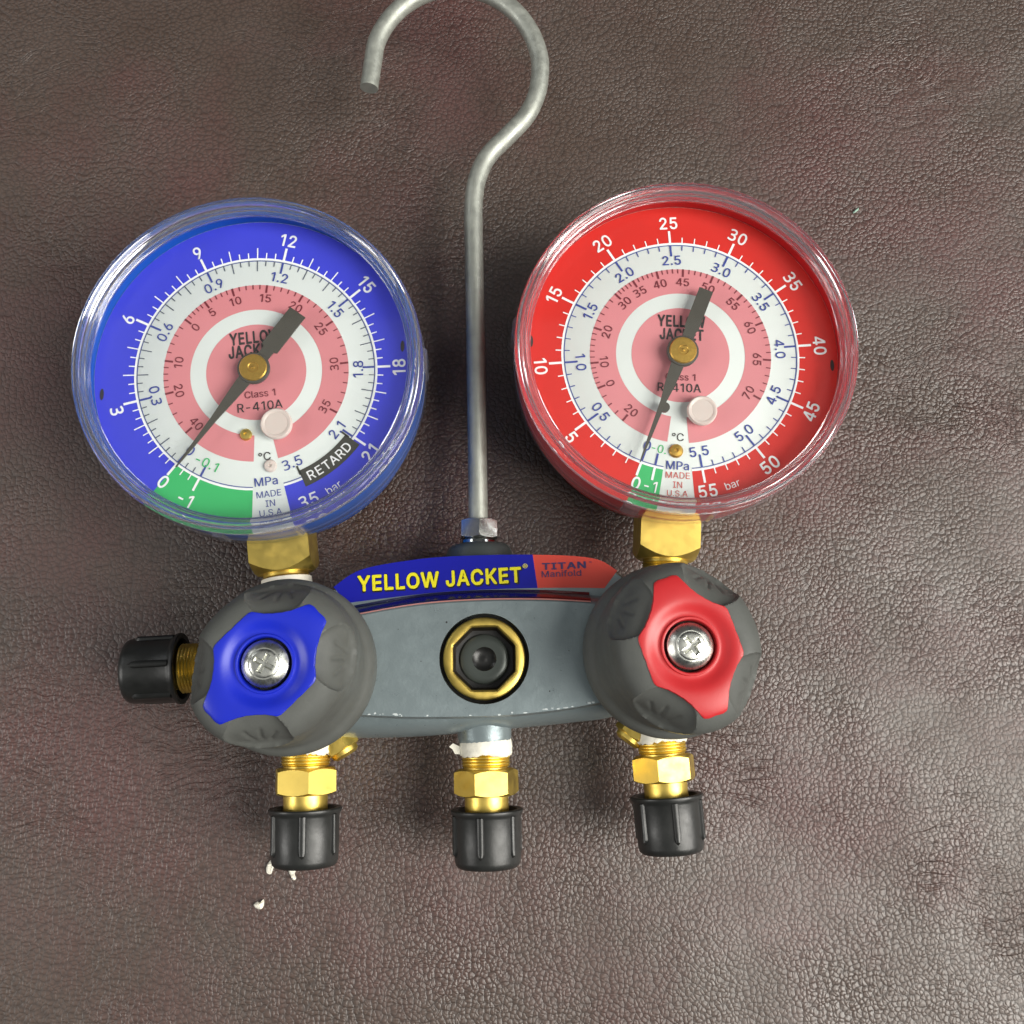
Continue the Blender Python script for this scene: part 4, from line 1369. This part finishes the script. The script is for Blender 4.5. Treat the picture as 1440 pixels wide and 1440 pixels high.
# ================================================================== hook with nut and washer
hk = [(673, 775, AX), (672.5, 740, AX), (672, 690, AX), (670, 560, AX + 1), (668, 430, AX + 2), (666, 330, AX + 3), (666, 288, AX + 3.4),
      (671, 252, AX + 3.8), (686.5, 219, AX + 4), (713, 192, AX + 4.2), (740, 163, AX + 4.4), (755.5, 130, AX + 4.6)]
for a in range(4, 165, 12):
    t = radians(a)
    hk.append((641 + 119 * cos(t), 101 - 118 * sin(t), AX + 4.8))
hk += [(525, 84, AX + 4.8), (519, 124, AX + 4.8)]
pts = spline([at(*q) for q in hk], 8)
mb = MB()
mb.tube(pts, [2.5] * len(pts), 'rod', 24)
ho = mb.build('hanging_hook', root, smooth=40, label='bent galvanised wire hook')
mb = MB()
fr = port_frame(nutp, pi + radians(-.5))
mb.prism(6, 5.3, 1.6, 6.6, 'zinc', fr, pi / 2 + radians(1), .55)
mb.lathe([(0, -.1), (4.6, -.1), (4.9, .3), (4.8, 1.0), (4.2, 1.5), (0, 1.5)], 'zinc', fr, 40)
mb.build('hook_nut', ho, smooth=28)


# ================================================================== scraps of sealing tape on the leather
def scrap(pl, label, seed, h=0.9):
    random.seed(seed)
    c = at(sum(p[0] for p in pl) / len(pl), sum(p[1] for p in pl) / len(pl), 0)
    q = [at(x, y, 0) - c for x, y in pl]
    ol = spline([v.to_2d() for v in q], 4, True)
    n = len(ol)
    mb = MB()
    v = [(p.x, p.y, -.5) for p in ol] + [(p.x * 1.0, p.y * 1.0, .25 + random.uniform(0, .2)) for p in ol] + [(p.x * .7, p.y * .7, h * random.uniform(.5, 1.1)) for p in ol] + [(0, 0, h * .8)]
    f = []
    for k in range(2):
        for i in range(n):
            j = (i + 1) % n
            f.append([k * n + i, k * n + j, (k + 1) * n + j, (k + 1) * n + i])
    for i in range(n):
        f.append([2 * n + i, 2 * n + (i + 1) % n, 3 * n])
    f.append(list(range(n - 1, -1, -1)))
    area2 = sum(ol[i].x * ol[(i + 1) % n].y - ol[(i + 1) % n].x * ol[i].y for i in range(n))
    if area2 < 0:
        f = [g[::-1] for g in f]
    mb.add(v, f, 'tape')
    o = mb.build('tape_scrap', None, (c.x, c.y, 0), smooth=60)
    o['label'] = label
    o['category'] = 'tape scrap'
    o['group'] = 'torn bits of white sealing tape on the leather'


scrap([(385, 1197), (382, 1207), (376, 1216), (375, 1226), (381, 1229), (384, 1221), (389, 1213), (388, 1203)], 'long white tape scrap touching the left side of the bottom left cap', 3)
scrap([(406, 1222), (409, 1231), (412, 1237), (416, 1236), (414, 1229), (416, 1223)], 'small white tape scrap just below the bottom left cap', 5)
scrap([(357, 1272), (361, 1277), (368, 1278), (371, 1271), (370, 1265), (366, 1269), (362, 1268)], 'white tape scrap lying alone, lowest on the leather', 9)

mb = MB()
p = at(1204, 297, 0)
mb.tube([Vector((-.9, -.5, .25)), Vector((-.2, 0, .6)), Vector((.5, .6, .45)), Vector((.9, 1.2, .15))], [.12, .34, .3, .1], 'lint', 8)
o = mb.build('lint_speck', None, (p.x, p.y, -.55), smooth=60)
o['label'] = 'tiny pale green lint speck on the leather right of the red gauge'
o['category'] = 'lint'
